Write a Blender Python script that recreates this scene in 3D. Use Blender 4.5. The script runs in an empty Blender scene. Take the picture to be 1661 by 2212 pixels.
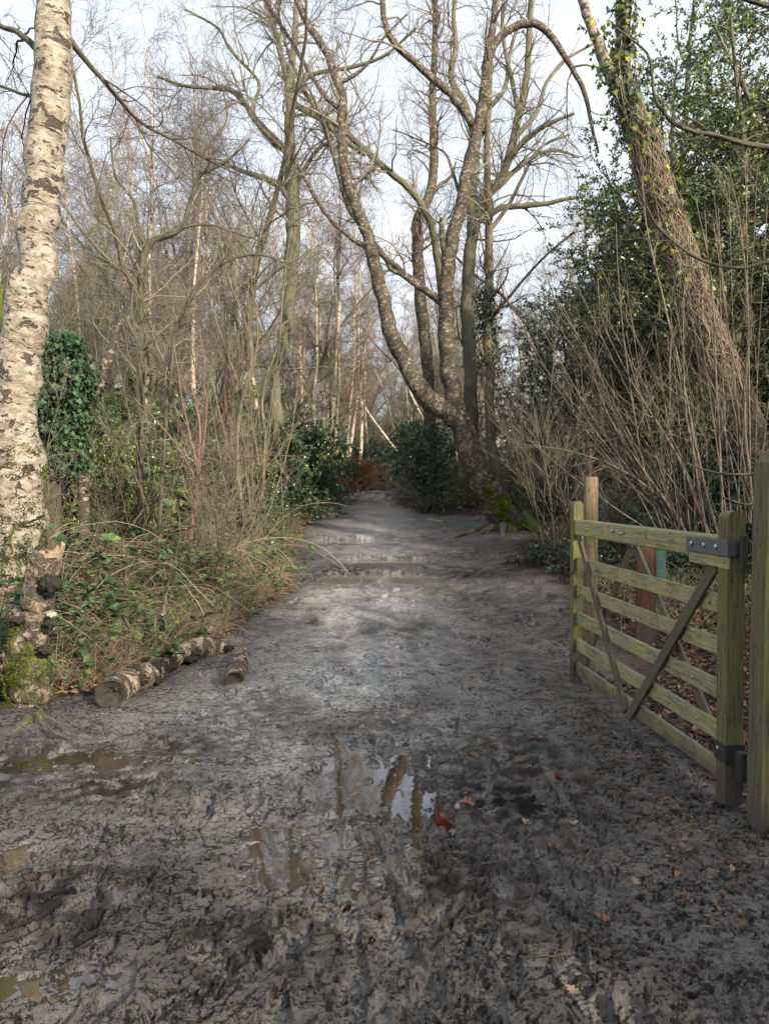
import bpy, math, random
import numpy as np
from mathutils import Vector

rng = np.random.default_rng(11)
random.seed(5)
D = bpy.data
scene = bpy.context.scene
COL = scene.collection
rad = math.radians

# ------------------------------------------------------------------ camera
F = 1640.0
CAMZ = 1.6
PITCH = math.atan(76 / F)
cam_d = D.cameras.new('camera'); cam = D.objects.new('camera', cam_d); COL.objects.link(cam)
cam.location = (0, 0, CAMZ)
cam.rotation_euler = (math.pi / 2 - PITCH, 0, 0)
cam_d.sensor_fit = 'VERTICAL'; cam_d.sensor_height = 24.0
cam_d.lens = 12.0 / (1106 / F)
cam_d.clip_start = 0.05; cam_d.clip_end = 2000
scene.camera = cam


def at(px, py, Y):
    """point at depth Y seen at the reference position (px, py)"""
    rx = (px - 830.5) / F; ry = (1106 - py) / F
    dy = math.cos(PITCH) + ry * math.sin(PITCH)
    dz = -math.sin(PITCH) + ry * math.cos(PITCH)
    t = Y / dy
    return np.array([rx * t, Y, CAMZ + dz * t])


# ------------------------------------------------------------------ noise
def _h(ix, iy, seed):
    h = (ix * 374761393 + iy * 668265263 + seed * 1442695041) & 0xFFFFFFFF
    h = ((h ^ (h >> 13)) * 1274126177) & 0xFFFFFFFF
    return (h ^ (h >> 16)) & 0xFFFFFFFF


def pn(x, y, seed=0):
    x = np.asarray(x, dtype=np.float64); y = np.asarray(y, dtype=np.float64)
    xi = np.floor(x).astype(np.int64); yi = np.floor(y).astype(np.int64)
    xf = x - xi; yf = y - yi
    u = xf * xf * xf * (xf * (xf * 6 - 15) + 10); v = yf * yf * yf * (yf * (yf * 6 - 15) + 10)

    def g(a, b):
        ang = _h(xi + a, yi + b, seed) * (2 * np.pi / 4294967296.0)
        return np.cos(ang) * (xf - a) + np.sin(ang) * (yf - b)
    n00 = g(0, 0); n10 = g(1, 0); n01 = g(0, 1); n11 = g(1, 1)
    a = n00 + u * (n10 - n00); b = n01 + u * (n11 - n01)
    return (a + v * (b - a)) * 1.5


def sst(x, a, b):
    t = np.clip((x - a) / (b - a), 0, 1)
    return t * t * (3 - 2 * t)


# ------------------------------------------------------------------ terrain
_PY = np.array([-300, 0, 6, 8, 9.5, 10.8, 11.15, 12.0, 12.6, 14.0, 15.3, 20, 25, 30, 40, 60, 120, 400.])
_PZ = np.array([0, 0, 0, .08, .185, .188, .255, .258, .40, .403, .56, .78, .92, 1.0, .86, .4, -.6, -3.])


def path_l(Y):   # left edge of the muddy track
    return np.interp(Y, [0, 4, 5.4, 7, 9.3, 13, 20, 26, 32, 60], [-3.4, -2.9, -2.3, -1.75, -1.35, -1.75, -1.75, -1.7, -.9, -.6])


def path_r(Y):
    return np.interp(Y, [0, 5.5, 7, 9, 12, 13.5, 15.6, 16.6, 18, 21, 26, 32, 60], [4.2, 4.2, 2.5, 2.2, 2.2, 2.9, 3.0, 1.9, 1.2, .55, .4, .5, .5])


def gz(x, Y):
    x = np.asarray(x, float); Y = np.asarray(Y, float)
    z = np.interp(Y, _PY, _PZ)
    # smooth the interpolation a little
    z = .5 * z + .25 * np.interp(Y - .4, _PY, _PZ) + .25 * np.interp(Y + .4, _PY, _PZ)
    z = z + .22 * sst(x, .9, 2.6) * sst(Y, 6.3, 8.5) * (1 - .5 * sst(Y, 18, 25))
    l = path_l(Y)
    z = z + .10 * sst(-(x - l), -.1, .8) * sst(Y, 3.6, 5)
    z = z + .10 * np.exp(-((x + 2.45) ** 2 / .35 + (Y - 4.9) ** 2 / .25))
    z = z + .12 * pn(x * .22, Y * .22, 3) * sst(np.abs(x), 2, 6)
    z = z + .03 * pn(x * .6, Y * .6, 4) * (1 - .9 * sst(Y, 8.8, 9.4) * (1 - sst(Y, 13.8, 14.5)))
    return z


def ghit(px, py):
    rx = (px - 830.5) / F; ry = (1106 - py) / F
    dy = math.cos(PITCH) + ry * math.sin(PITCH); dz = -math.sin(PITCH) + ry * math.cos(PITCH)
    prev = 0
    for i in range(1, 2400):
        Y = 1.5 * 1.002 ** i
        t = Y / dy
        if CAMZ + dz * t <= gz(rx * t, Y):
            return np.array([rx * t, Y, float(gz(rx * t, Y))])
    t = 60 / dy
    return np.array([rx * t, 60, float(gz(rx * t, 60))])


# ------------------------------------------------------------------ object helpers
def link(o, parent=None):
    COL.objects.link(o)
    if parent is not None:
        o.parent = parent
    return o


def tag(o, label=None, cat=None, group=None, kind=None):
    if label: o['label'] = label
    if cat: o['category'] = cat
    if group: o['group'] = group
    if kind: o['kind'] = kind
    return o


def empty(name, loc, label=None, cat=None, group=None, rz=0.0):
    o = D.objects.new(name, None); COL.objects.link(o)
    o.location = tuple(float(c) for c in loc); o.rotation_euler = (0, 0, rz); o.empty_display_size = .2
    return tag(o, label, cat, group)


class MB:
    def __init__(self):
        self.v = []; self.q = []; self.t = []; self.bk = []; self.ms = []; self.n = 0

    def add(self, v, q=None, t=None, bk=None, ms=None):
        v = np.asarray(v, float).reshape(-1, 3); k = len(v)
        if q is not None and len(q): self.q.append(np.asarray(q, np.int64).reshape(-1, 4) + self.n)
        if t is not None and len(t): self.t.append(np.asarray(t, np.int64).reshape(-1, 3) + self.n)
        self.v.append(v); self.bk.append(v.copy() if bk is None else np.asarray(bk, float).reshape(-1, 3))
        self.ms.append(np.zeros(k) if ms is None else np.asarray(ms, float).reshape(-1))
        self.n += k

    def tubes(self, P, R, S=4, moss=None, lump=0.0, cap=False, s0=None):
        P = np.asarray(P, float); R = np.asarray(R, float)
        if P.ndim == 2: P = P[None]; R = R[None]
        M, K, _ = P.shape
        if M == 0: return
        T = np.gradient(P, axis=1); T /= np.linalg.norm(T, axis=2, keepdims=True) + 1e-9
        mean = P[:, -1] - P[:, 0]; mean /= np.linalg.norm(mean, axis=1, keepdims=True) + 1e-9
        ref = np.where(np.abs(mean[:, 0:1]) < .8, np.array([[1., .0, .0]]), np.array([[0., 1., 0.]]))
        U = np.cross(mean, ref); U /= np.linalg.norm(U, axis=1, keepdims=True) + 1e-9
        N1 = U[:, None, :] - (U[:, None, :] * T).sum(2, keepdims=True) * T
        N1 /= np.linalg.norm(N1, axis=2, keepdims=True) + 1e-9
        N2 = np.cross(T, N1)
        a = np.linspace(0, 2 * np.pi, S, endpoint=False)
        ca, sa = np.cos(a), np.sin(a)
        seg = np.linalg.norm(np.diff(P, axis=1), axis=2)
        s = np.concatenate([np.zeros((M, 1)), np.cumsum(seg, 1)], 1)
        if s0 is None: s = s + rng.uniform(0, 50, (M, 1))
        RR = R[:, :, None] * np.ones((1, 1, S))
        if lump:
            sc = .55 / max(R.mean(), 1e-3)
            ss = s[:, :, None]; rr = R[:, :, None]
            n = pn(ca[None, None] * 1.2 + ss * sc * .37, sa[None, None] * 1.2 + ss * sc, 17) + .5 * pn(ca[None, None] * 3 + 9 + ss * sc, sa[None, None] * 3 - ss * sc * 2.1, 18)
            RR = RR * (1 + lump * n)
        V = P[:, :, None, :] + RR[..., None] * (ca[None, None, :, None] * N1[:, :, None, :] + sa[None, None, :, None] * N2[:, :, None, :])
        bk = np.stack([ca[None, None] * R[:, :, None], sa[None, None] * R[:, :, None], s[:, :, None] * np.ones((1, 1, S))], -1)
        m, k, j = np.meshgrid(np.arange(M), np.arange(K - 1), np.arange(S), indexing='ij')
        j2 = (j + 1) % S
        i00 = (m * K + k) * S + j; i01 = (m * K + k) * S + j2
        q = np.stack([i00, i01, i01 + S, i00 + S], -1)
        ms = None
        if moss is not None:
            moss = np.asarray(moss, float)
            if moss.ndim == 1: moss = moss[None]
            ms = moss[:, :, None] * np.ones((1, 1, S))
        self.add(V, q, None, bk, ms)
        if cap:
            for mi in range(M):
                for kk in (0, K - 1):
                    ring = V[mi, kk]; c = P[mi, kk]
                    vv = np.concatenate([ring, c[None]])
                    jj = np.arange(S)
                    tt = np.stack([jj, (jj + 1) % S, np.full(S, S)], -1)
                    if kk == 0: tt = tt[:, ::-1]
                    self.add(vv, None, tt, np.concatenate([bk[mi, kk], bk[mi, kk].mean(0)[None]]))

    def leaves(self, P, Dr, Nn, L, W, fold=.25, shape='oval'):
        P = np.asarray(P, float); M = len(P)
        if M == 0: return
        Dr = Dr / (np.linalg.norm(Dr, axis=1, keepdims=True) + 1e-9)
        Sd = np.cross(Dr, Nn); Sd /= np.linalg.norm(Sd, axis=1, keepdims=True) + 1e-9
        Up = np.cross(Sd, Dr)
        L = np.broadcast_to(np.asarray(L, float), (M,))[:, None]; W = np.broadcast_to(np.asarray(W, float), (M,))[:, None]
        if shape == 'diamond':
            pts = [P, P + Dr * L * .5 + Sd * W * .5 + Up * W * fold, P + Dr * L, P + Dr * L * .5 - Sd * W * .5 + Up * W * fold]
            V = np.stack(pts, 1); b = np.arange(M)[:, None] * 4
            t = np.concatenate([b + np.array([[0, 1, 2]]), b + np.array([[0, 2, 3]])])
            self.add(V, None, t)
        elif shape == 'oval':
            V = np.stack([P, P + Dr * L * .3 + Sd * W * .48 + Up * W * fold, P + Dr * L * .7 + Sd * W * .4 + Up * W * fold * .8, P + Dr * L - Up * W * fold * .4,
                          P + Dr * L * .7 - Sd * W * .4 + Up * W * fold * .8, P + Dr * L * .3 - Sd * W * .48 + Up * W * fold], 1)
            b = np.arange(M)[:, None] * 6
            self.add(V, np.concatenate([b + np.array([[0, 1, 2, 3]]), b + np.array([[0, 3, 4, 5]])]))
        elif shape == 'ivy':
            u = [(0, 0, 0), (-.05, .5, .1), (.35, .28, .1), (.55, .5, .15), (.62, .2, .05), (1, 0, -.05), (.62, -.2, .05), (.55, -.5, .15), (.35, -.28, .1), (-.05, -.5, .1)]
            V = np.stack([P + Dr * L * a + Sd * W * b_ + Up * W * c * fold * 3 for a, b_, c in u], 1)
            b = np.arange(M)[:, None] * 10
            f = [[0, 1, 2], [0, 2, 4], [2, 3, 4], [0, 4, 5], [0, 5, 6], [0, 6, 8], [6, 7, 8], [0, 8, 9]]
            self.add(V, None, np.concatenate([b + np.array([x]) for x in f]))

    def box(self, a, b, rot=None, org=(0, 0, 0), bev=0.0):
        a = np.array(a, float); b = np.array(b, float)
        if bev <= 0:
            V = np.array([[x, y, z] for x in (a[0], b[0]) for y in (a[1], b[1]) for z in (a[2], b[2])])
            q = [[0, 1, 3, 2], [4, 6, 7, 5], [0, 4, 5, 1], [2, 3, 7, 6], [0, 2, 6, 4], [1, 5, 7, 3]]
            t = None
        else:
            c = (a + b) / 2; h = (b - a) / 2; V = []; idx = {}
            for sx in (-1, 1):
                for sy in (-1, 1):
                    for sz in (-1, 1):
                        for ax in range(3):
                            s = np.array([sx, sy, sz]); p = c + s * (h - bev); p[ax] = c[ax] + s[ax] * h[ax]
                            idx[(sx, sy, sz, ax)] = len(V); V.append(p)
            q = []; t = []
            for ax in range(3):
                o1, o2 = [k for k in range(3) if k != ax]
                for s in (-1, 1):
                    f = []
                    for (u, w) in ((-1, -1), (1, -1), (1, 1), (-1, 1)):
                        k = [0, 0, 0]; k[ax] = s; k[o1] = u; k[o2] = w; f.append(idx[(*k, ax)])
                    q.append(f)
                for u in (-1, 1):
                    for w in (-1, 1):
                        def key(v, aa):
                            k = [0, 0, 0]; k[ax] = v; k[o1] = u; k[o2] = w
                            return idx[(*k, aa)]
                        q.append([key(-1, o1), key(1, o1), key(1, o2), key(-1, o2)])
            for sx in (-1, 1):
                for sy in (-1, 1):
                    for sz in (-1, 1):
                        t.append([idx[(sx, sy, sz, k)] for k in range(3)])
            V = np.array(V)
        if rot is not None: V = V @ np.array(rot).T
        self.add(V + np.array(org), q, t)

    def build(self, name, mat, parent=None, origin=None, smooth=True, fixn=False):
        me = D.meshes.new(name)
        v = np.concatenate(self.v) if self.v else np.zeros((0, 3))
        if origin is not None: v = v - np.asarray(origin)[None]
        q = np.concatenate(self.q) if self.q else np.zeros((0, 4), np.int64)
        t = np.concatenate(self.t) if self.t else np.zeros((0, 3), np.int64)
        me.vertices.add(len(v)); me.vertices.foreach_set('co', v.astype(np.float32).ravel())
        nl = len(q) * 4 + len(t) * 3
        me.loops.add(nl); me.loops.foreach_set('vertex_index', np.concatenate([q.ravel(), t.ravel()]).astype(np.int32))
        npoly = len(q) + len(t); me.polygons.add(npoly)
        ls = np.concatenate([np.arange(len(q)) * 4, len(q) * 4 + np.arange(len(t)) * 3]).astype(np.int32)
        me.polygons.foreach_set('loop_start', ls)
        me.polygons.foreach_set('use_smooth', np.full(npoly, bool(smooth)))
        at_ = me.attributes.new('bk', 'FLOAT_VECTOR', 'POINT'); at_.data.foreach_set('vector', np.concatenate(self.bk).astype(np.float32).ravel())
        am = me.attributes.new('ms', 'FLOAT', 'POINT'); am.data.foreach_set('value', np.concatenate(self.ms).astype(np.float32))
        me.update(calc_edges=True); me.validate()
        if fixn:
            import bmesh
            bm = bmesh.new(); bm.from_mesh(me); bmesh.ops.recalc_face_normals(bm, faces=bm.faces); bm.to_mesh(me); bm.free()
        me.materials.append(mat)
        o = D.objects.new(name, me)
        return link(o, parent)


def copy_tree(root, loc, rz=0.0, sc=1.0, label=None, group=None, tilt=0.0):
    r = root.copy(); COL.objects.link(r)
    r.location = tuple(float(c) for c in loc); r.rotation_euler = (tilt, tilt * .5, rz); r.scale = (sc, sc, sc) if np.isscalar(sc) else tuple(sc)
    if label: r['label'] = label
    if group: r['group'] = group
    for ch in list(root.children):
        c = ch.copy(); COL.objects.link(c); c.parent = r
    return r


# ------------------------------------------------------------------ materials
def mat(name):
    m = D.materials.new(name); m.use_nodes = True
    nt = m.node_tree; b = nt.nodes['Principled BSDF']
    return m, nt, b


class NT:
    def __init__(self, nt): self.nt = nt

    def n(self, t, **k):
        x = self.nt.nodes.new(t)
        for a, b in k.items(): setattr(x, a, b)
        return x

    def l(self, a, b): self.nt.links.new(a, b)

    def attr(self, nm, out='Vector'): return self.n('ShaderNodeAttribute', attribute_name=nm).outputs[out]

    def mapping(self, vec, s, loc=(0, 0, 0)):
        m = self.n('ShaderNodeMapping'); m.inputs['Scale'].default_value = s; m.inputs['Location'].default_value = loc; self.l(vec, m.inputs['Vector']); return m.outputs[0]

    def noise(self, vec, scale=5, detail=4, rough=.55, dist=0):
        x = self.n('ShaderNodeTexNoise'); x.inputs['Scale'].default_value = scale; x.inputs['Detail'].default_value = detail
        x.inputs['Roughness'].default_value = rough; x.inputs['Distortion'].default_value = dist
        if vec is not None: self.l(vec, x.inputs['Vector'])
        return x.outputs['Fac']

    def vor(self, vec, scale, feature='F1'):
        x = self.n('ShaderNodeTexVoronoi', feature=feature); x.inputs['Scale'].default_value = scale; self.l(vec, x.inputs['Vector']); return x.outputs['Distance']

    def ramp(self, fac, stops):
        x = self.n('ShaderNodeValToRGB'); e = x.color_ramp.elements
        while len(e) < len(stops): e.new(.5)
        for i, (p, c) in enumerate(stops):
            e[i].position = p; e[i].color = (*c, 1) if not np.isscalar(c) else (c, c, c, 1)
        self.l(fac, x.inputs[0]); return x.outputs[0]

    def mix(self, f, a, b):
        x = self.n('ShaderNodeMix', data_type='RGBA')
        if np.isscalar(f): x.inputs[0].default_value = f
        else: self.l(f, x.inputs[0])
        for v, i in ((a, 6), (b, 7)):
            if isinstance(v, tuple): x.inputs[i].default_value = (*v, 1)
            else: self.l(v, x.inputs[i])
        return x.outputs[2]

    def math(self, op, a, b=0.0, clamp=False):
        x = self.n('ShaderNodeMath', operation=op, use_clamp=clamp)
        for v, i in ((a, 0), (b, 1)):
            if np.isscalar(v): x.inputs[i].default_value = v
            else: self.l(v, x.inputs[i])
        return x.outputs[0]

    def bump(self, h, strength, dist, prev=None):
        x = self.n('ShaderNodeBump'); x.inputs['Strength'].default_value = strength; x.inputs['Distance'].default_value = dist
        self.l(h, x.inputs['Height'])
        if prev is not None: self.l(prev, x.inputs['Normal'])
        return x.outputs[0]

    def sep(self, vec):
        x = self.n('ShaderNodeSeparateXYZ'); self.l(vec, x.inputs[0]); return x.outputs


MOSS = (.105, .14, .018)


def mat_bark(name, c1, c2, c3, sc=1.0, green=.0, rough=.85, vstretch=.2, bump=.6, greencol=(.07, .085, .03)):
    m, nt, b = mat(name); k = NT(nt)
    v = k.attr('bk'); oi = k.n('ShaderNodeObjectInfo').outputs['Random']
    vs = k.mapping(v, (1, 1, vstretch))
    n1 = k.noise(vs, 38 * sc, 5, .6, .6); n2 = k.noise(v, 3.2 * sc, 4, .6); vr = k.vor(k.mapping(v, (1, 1, vstretch)), 45 * sc)
    base = k.ramp(n1, [(.32, c1), (.5, c2), (.68, c3)])
    n3 = k.ramp(n2, [(.35, 0.0), (.65, 1.0)])
    base = k.mix(k.math('MULTIPLY', n3, green), base, greencol)
    ms = k.attr('ms', 'Fac')
    mm = k.math('MULTIPLY', k.math('SUBTRACT', k.math('ADD', ms, k.noise(v, 14 * sc, 4, .7)), .95), 7, True)
    mossc = k.ramp(k.noise(v, 70, 3), [(.3, (.03, .042, .008)), (.7, (.10, .125, .02))])
    base = k.mix(mm, base, mossc)
    k.l(base, b.inputs['Base Color']); b.inputs['Roughness'].default_value = rough
    b.inputs['Specular IOR Level'].default_value = .3
    h = k.math('ADD', n1, k.math('MULTIPLY', vr, .8))
    k.l(k.bump(h, bump, .012 / sc), b.inputs['Normal'])
    return m


def mat_birch(name, sc=1.0, dark=.5, cream=((.48, .40, .31), (.72, .64, .53)), pe=(.34, .2, .12), bump=.7):
    """pale papery bark with dark horizontal scars and torn plates"""
    m, nt, b = mat(name); k = NT(nt)
    v = k.attr('bk')
    warp = k.n('ShaderNodeTexNoise'); warp.inputs['Scale'].default_value = 6 * sc; k.l(v, warp.inputs['Vector'])
    vm = k.n('ShaderNodeVectorMath', operation='MULTIPLY_ADD'); k.l(warp.outputs['Color'], vm.inputs[0]); vm.inputs[1].default_value = (.08 / sc,) * 3; k.l(v, vm.inputs[2])
    vw = vm.outputs[0]
    tone = k.noise(k.mapping(vw, (1, 1, 2.2)), 7 * sc, 5, .65)
    col = k.ramp(tone, [(.3, pe), (.42, cream[0]), (.62, cream[1]), (.8, (cream[1][0], cream[1][1] * .97, cream[1][2] * .93))])
    # fine lenticels: horizontal dashes
    len_ = k.noise(k.mapping(vw, (4, 4, 34)), 5 * sc, 3, .6)
    lm = k.ramp(len_, [(.60, 0.0), (.68, 1.0)])
    col = k.mix(k.math('MULTIPLY', lm, .65), col, (.20, .12, .07))
    # torn scars, wide and short
    scar = k.noise(k.mapping(vw, (1, 1, 1.7)), 4.2 * sc, 6, .68, .5)
    scar2 = k.noise(k.mapping(vw, (1.6, 1.6, 4.5), (3, 1, 7)), 4.5 * sc, 5, .6, .3)
    sm = k.math('MAXIMUM', k.ramp(scar, [(.64 - dark * .16, 0.0), (.67 - dark * .16, 1.0)]), k.ramp(scar2, [(.66 - dark * .1, 0.0), (.69 - dark * .1, 1.0)]))
    dk = k.ramp(k.noise(v, 60 * sc, 3), [(.3, (.02, .016, .012)), (.7, (.11, .085, .06))])
    col = k.mix(sm, col, dk)
    ms = k.attr('ms', 'Fac')
    mm = k.math('MULTIPLY', k.math('SUBTRACT', k.math('ADD', ms, k.noise(v, 9 * sc, 4, .7)), 1.0), 7, True)
    mossc = k.ramp(k.noise(v, 60, 3), [(.3, (.03, .042, .008)), (.7, (.12, .14, .02))])
    col = k.mix(mm, col, mossc)
    k.l(col, b.inputs['Base Color']); b.inputs['Roughness'].default_value = .7; b.inputs['Specular IOR Level'].default_value = .35
    h = k.math('SUBTRACT', k.math('ADD', k.math('MULTIPLY', tone, .8), k.math('MULTIPLY', len_, .25)), k.math('MULTIPLY', sm, .55))
    h = k.math('ADD', h, k.math('MULTIPLY', mm, .8))
    k.l(k.bump(h, bump, .03 / sc), b.inputs['Normal'])
    return m


def mat_leaf(name, stops, rough=.35, spec=.5, trans=.12):
    m, nt, b = mat(name); k = NT(nt)
    r = k.n('ShaderNodeNewGeometry').outputs['Random Per Island']
    col = k.ramp(r, stops)
    k.l(col, b.inputs['Base Color']); b.inputs['Roughness'].default_value = rough; b.inputs['Specular IOR Level'].default_value = spec
    if trans > 0:
        tr = k.n('ShaderNodeBsdfTranslucent'); k.l(col, tr.inputs['Color'])
        mx = k.n('ShaderNodeMixShader'); mx.inputs[0].default_value = trans
        k.l(b.outputs[0], mx.inputs[1]); k.l(tr.outputs[0], mx.inputs[2])
        k.l(mx.outputs[0], nt.nodes['Material Output'].inputs['Surface'])
    return m


def mat_twig(name, a, c, rough=.7):
    m, nt, b = mat(name); k = NT(nt)
    r = k.n('ShaderNodeNewGeometry').outputs['Random Per Island']
    k.l(k.mix(r, a, c), b.inputs['Base Color']); b.inputs['Roughness'].default_value = rough
    b.inputs['Specular IOR Level'].default_value = .4
    return m


M = {}
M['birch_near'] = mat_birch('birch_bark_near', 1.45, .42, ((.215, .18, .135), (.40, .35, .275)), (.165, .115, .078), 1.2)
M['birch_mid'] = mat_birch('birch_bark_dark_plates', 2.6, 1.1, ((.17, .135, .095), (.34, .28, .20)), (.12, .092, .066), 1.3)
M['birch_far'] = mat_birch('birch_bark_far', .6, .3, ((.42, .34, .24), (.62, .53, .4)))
M['stump'] = mat_birch('rotting_birch_bark', 2.4, .9, ((.13, .10, .075), (.27, .21, .155)), (.10, .062, .045), 1.0)
M['log'] = mat_birch('log_birch_bark', 2.2, .9, ((.24, .18, .125), (.42, .33, .23)), (.17, .10, .06), 1.0)
M['dark'] = mat_bark('dark_bark', (.03, .024, .018), (.085, .068, .05), (.16, .13, .10), 1.0, .35)
M['oak'] = mat_bark('grey_green_bark', (.06, .055, .038), (.14, .125, .09), (.23, .20, .145), .8, .6)
M['tan'] = mat_bark('tan_bark', (.07, .055, .037), (.15, .12, .08), (.25, .20, .14), 1.0, .25)
M['shoot'] = mat_bark('shoot_bark', (.07, .052, .038), (.145, .11, .08), (.24, .19, .14), 2.0, .2, .6)
M['redshoot'] = mat_bark('red_shoot_bark', (.09, .05, .038), (.16, .095, .07), (.25, .16, .12), 2.0, .05, .6)
M['twig_red'] = mat_twig('birch_twigs', (.13, .096, .075), (.27, .205, .155))
M['twig_brown'] = mat_twig('brown_twigs', (.10, .086, .06), (.25, .215, .155))
M['twig_pale'] = mat_twig('pale_twigs', (.14, .105, .075), (.31, .25, .18))
M['twig_dark'] = mat_twig('dark_twigs', (.035, .03, .022), (.08, .065, .05))
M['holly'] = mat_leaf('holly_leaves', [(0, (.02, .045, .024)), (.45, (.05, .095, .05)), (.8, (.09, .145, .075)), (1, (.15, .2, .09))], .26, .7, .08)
M['holly_lit'] = mat_leaf('evergreen_leaves', [(0, (.03, .055, .02)), (.45, (.08, .12, .045)), (.8, (.14, .19, .06)), (1, (.28, .32, .06))], .32, .55, .1)  # lighter, yellower green leaf mix
M['ivy'] = mat_leaf('ivy_leaves', [(0, (.01, .028, .014)), (.6, (.025, .062, .025)), (1, (.06, .11, .035))], .5, .35, .08)
M['ivy_yellow'] = mat_leaf('yellowing_ivy_leaves', [(0, (.05, .09, .02)), (.5, (.12, .17, .03)), (.85, (.28, .30, .04)), (1, (.45, .36, .03))], .4, .5, .3)
M['bramble'] = mat_leaf('bramble_leaves', [(0, (.03, .06, .025)), (.5, (.065, .115, .045)), (.8, (.11, .17, .06)), (.93, (.2, .23, .05)), (1, (.22, .09, .03))], .42, .45, .2)
M['bracken'] = mat_leaf('bracken_fronds', [(0, (.20, .075, .03)), (.5, (.38, .16, .06)), (1, (.48, .26, .12))], .7, .2, .2)
M['straw'] = mat_twig('dead_grass_straw', (.17, .125, .075), (.40, .33, .22), .8)
M['straw_red'] = mat_twig('dead_stems_reddish', (.10, .07, .045), (.24, .175, .115), .8)
M['grass'] = mat_leaf('green_grass', [(0, (.05, .08, .015)), (1, (.16, .2, .04))], .5, .4, .2)
M['litter'] = mat_leaf('dead_leaves', [(0, (.035, .022, .015)), (.5, (.10, .055, .035)), (.85, (.19, .10, .055)), (1, (.34, .19, .11))], .55, .4, .05)
M['fungus'] = mat_bark('black_fungus', (.008, .007, .006), (.02, .017, .014), (.045, .04, .03), 2.0, .15)
M['fungus_pale'] = mat_bark('pale_bracket_fungus', (.22, .18, .14), (.40, .34, .27), (.52, .46, .38), 2.0, 0)


def mat_wood(name, axis, base, alg, algamt=.6, mud=.4, endtop=False):
    m, nt, b = mat(name); k = NT(nt)
    tc = k.n('ShaderNodeTexCoord').outputs['Object']
    s = [22, 22, 22]; s[axis] = 1.2
    g = k.noise(k.mapping(tc, tuple(s)), 3, 6, .65, .3)
    s2 = [60, 60, 60]; s2[axis] = 1.6
    g2 = k.noise(k.mapping(tc, tuple(s2)), 4, 3, .6)
    col = k.ramp(g, [(.36, tuple(c * .3 for c in base)), (.5, base), (.7, tuple(min(1, c * 1.35) for c in base))])
    a = k.noise(tc, 3.0, 5, .7); af = k.noise(tc, 30, 4, .7)
    am = k.math('MULTIPLY', k.ramp(k.math('ADD', k.math('MULTIPLY', a, .75), k.math('MULTIPLY', af, .25)), [(.38, 0.0), (.56, 1.0)]), algamt)
    algc = k.ramp(g2, [(.36, tuple(c * .4 for c in alg)), (.62, alg)])
    col = k.mix(am, col, algc)
    sp = k.ramp(k.noise(tc, 26, 4, .7), [(.60, 0.0), (.68, 1.0)])
    col = k.mix(k.math('MULTIPLY', sp, .8), col, (.03, .026, .018))
    z = k.sep(tc)[2]
    mm = k.math('MULTIPLY', k.math('SUBTRACT', k.math('ADD', k.math('MULTIPLY', k.noise(tc, 5, 4), .35), mud), z), 5, True)
    col = k.mix(k.math('MULTIPLY', mm, .8), col, (.085, .066, .052))
    # weathered upward faces
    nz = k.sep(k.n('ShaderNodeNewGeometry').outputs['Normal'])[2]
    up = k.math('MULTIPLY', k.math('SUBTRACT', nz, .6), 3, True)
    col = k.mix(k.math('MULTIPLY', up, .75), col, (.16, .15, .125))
    k.l(col, b.inputs['Base Color']); b.inputs['Roughness'].default_value = .75; b.inputs['Specular IOR Level'].default_value = .3
    h = k.math('ADD', g, k.math('MULTIPLY', g2, .7))
    k.l(k.bump(h, .9, .009), b.inputs['Normal'])
    return m


WB = (.28, .25, .16); WA = (.56, .51, .21)
M['rail'] = mat_wood('gate_rail_wood', 0, WB, WA, .8, .12)
M['stile'] = mat_wood('gate_stile_wood', 2, (.18, .155, .09), (.24, .25, .07), .8, .16)
M['post'] = mat_wood('gate_post_wood', 2, (.16, .14, .095), (.22, .22, .06), .55, .05)
M['newpost'] = mat_wood('new_round_post_wood', 2, (.28, .20, .115), (.20, .16, .09), .4, .0)
M['board'] = mat_wood('brown_board_wood', 2, (.11, .048, .028), (.08, .045, .028), .4, .1)


def simple(name, c, rough=.5, metal=0., n=.25, sc=40):
    m, nt, b = mat(name); k = NT(nt)
    tc = k.n('ShaderNodeTexCoord').outputs['Object']
    f = k.noise(tc, sc, 4, .6)
    k.l(k.ramp(f, [(.3, tuple(x * (1 - n) for x in c)), (.7, tuple(min(1, x * (1 + n)) for x in c))]), b.inputs['Base Color'])
    b.inputs['Roughness'].default_value = rough; b.inputs['Metallic'].default_value = metal
    k.l(k.bump(f, .3, .002), b.inputs['Normal'])
    return m


M['galv'] = simple('galvanised_metal', (.17, .18, .19), .5, .6)
M['bolt'] = simple('bolt_metal', (.5, .5, .5), .35, .9)
M['darkmetal'] = simple('muddy_metal', (.05, .048, .042), .6, .3)
M['chain'] = simple('rusty_chain', (.07, .055, .045), .5, .7)
M['green'] = simple('green_paint', (.008, .06, .045), .5, 0)
M['sleeper'] = simple('pale_timber', (.28, .26, .2), .8, 0)
M['splinter'] = simple('splintered_wood', (.30, .22, .14), .8, 0, .4, 60)
M['endwood'] = simple('rotten_log_end', (.045, .035, .028), .85, 0, .6, 30)


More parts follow.
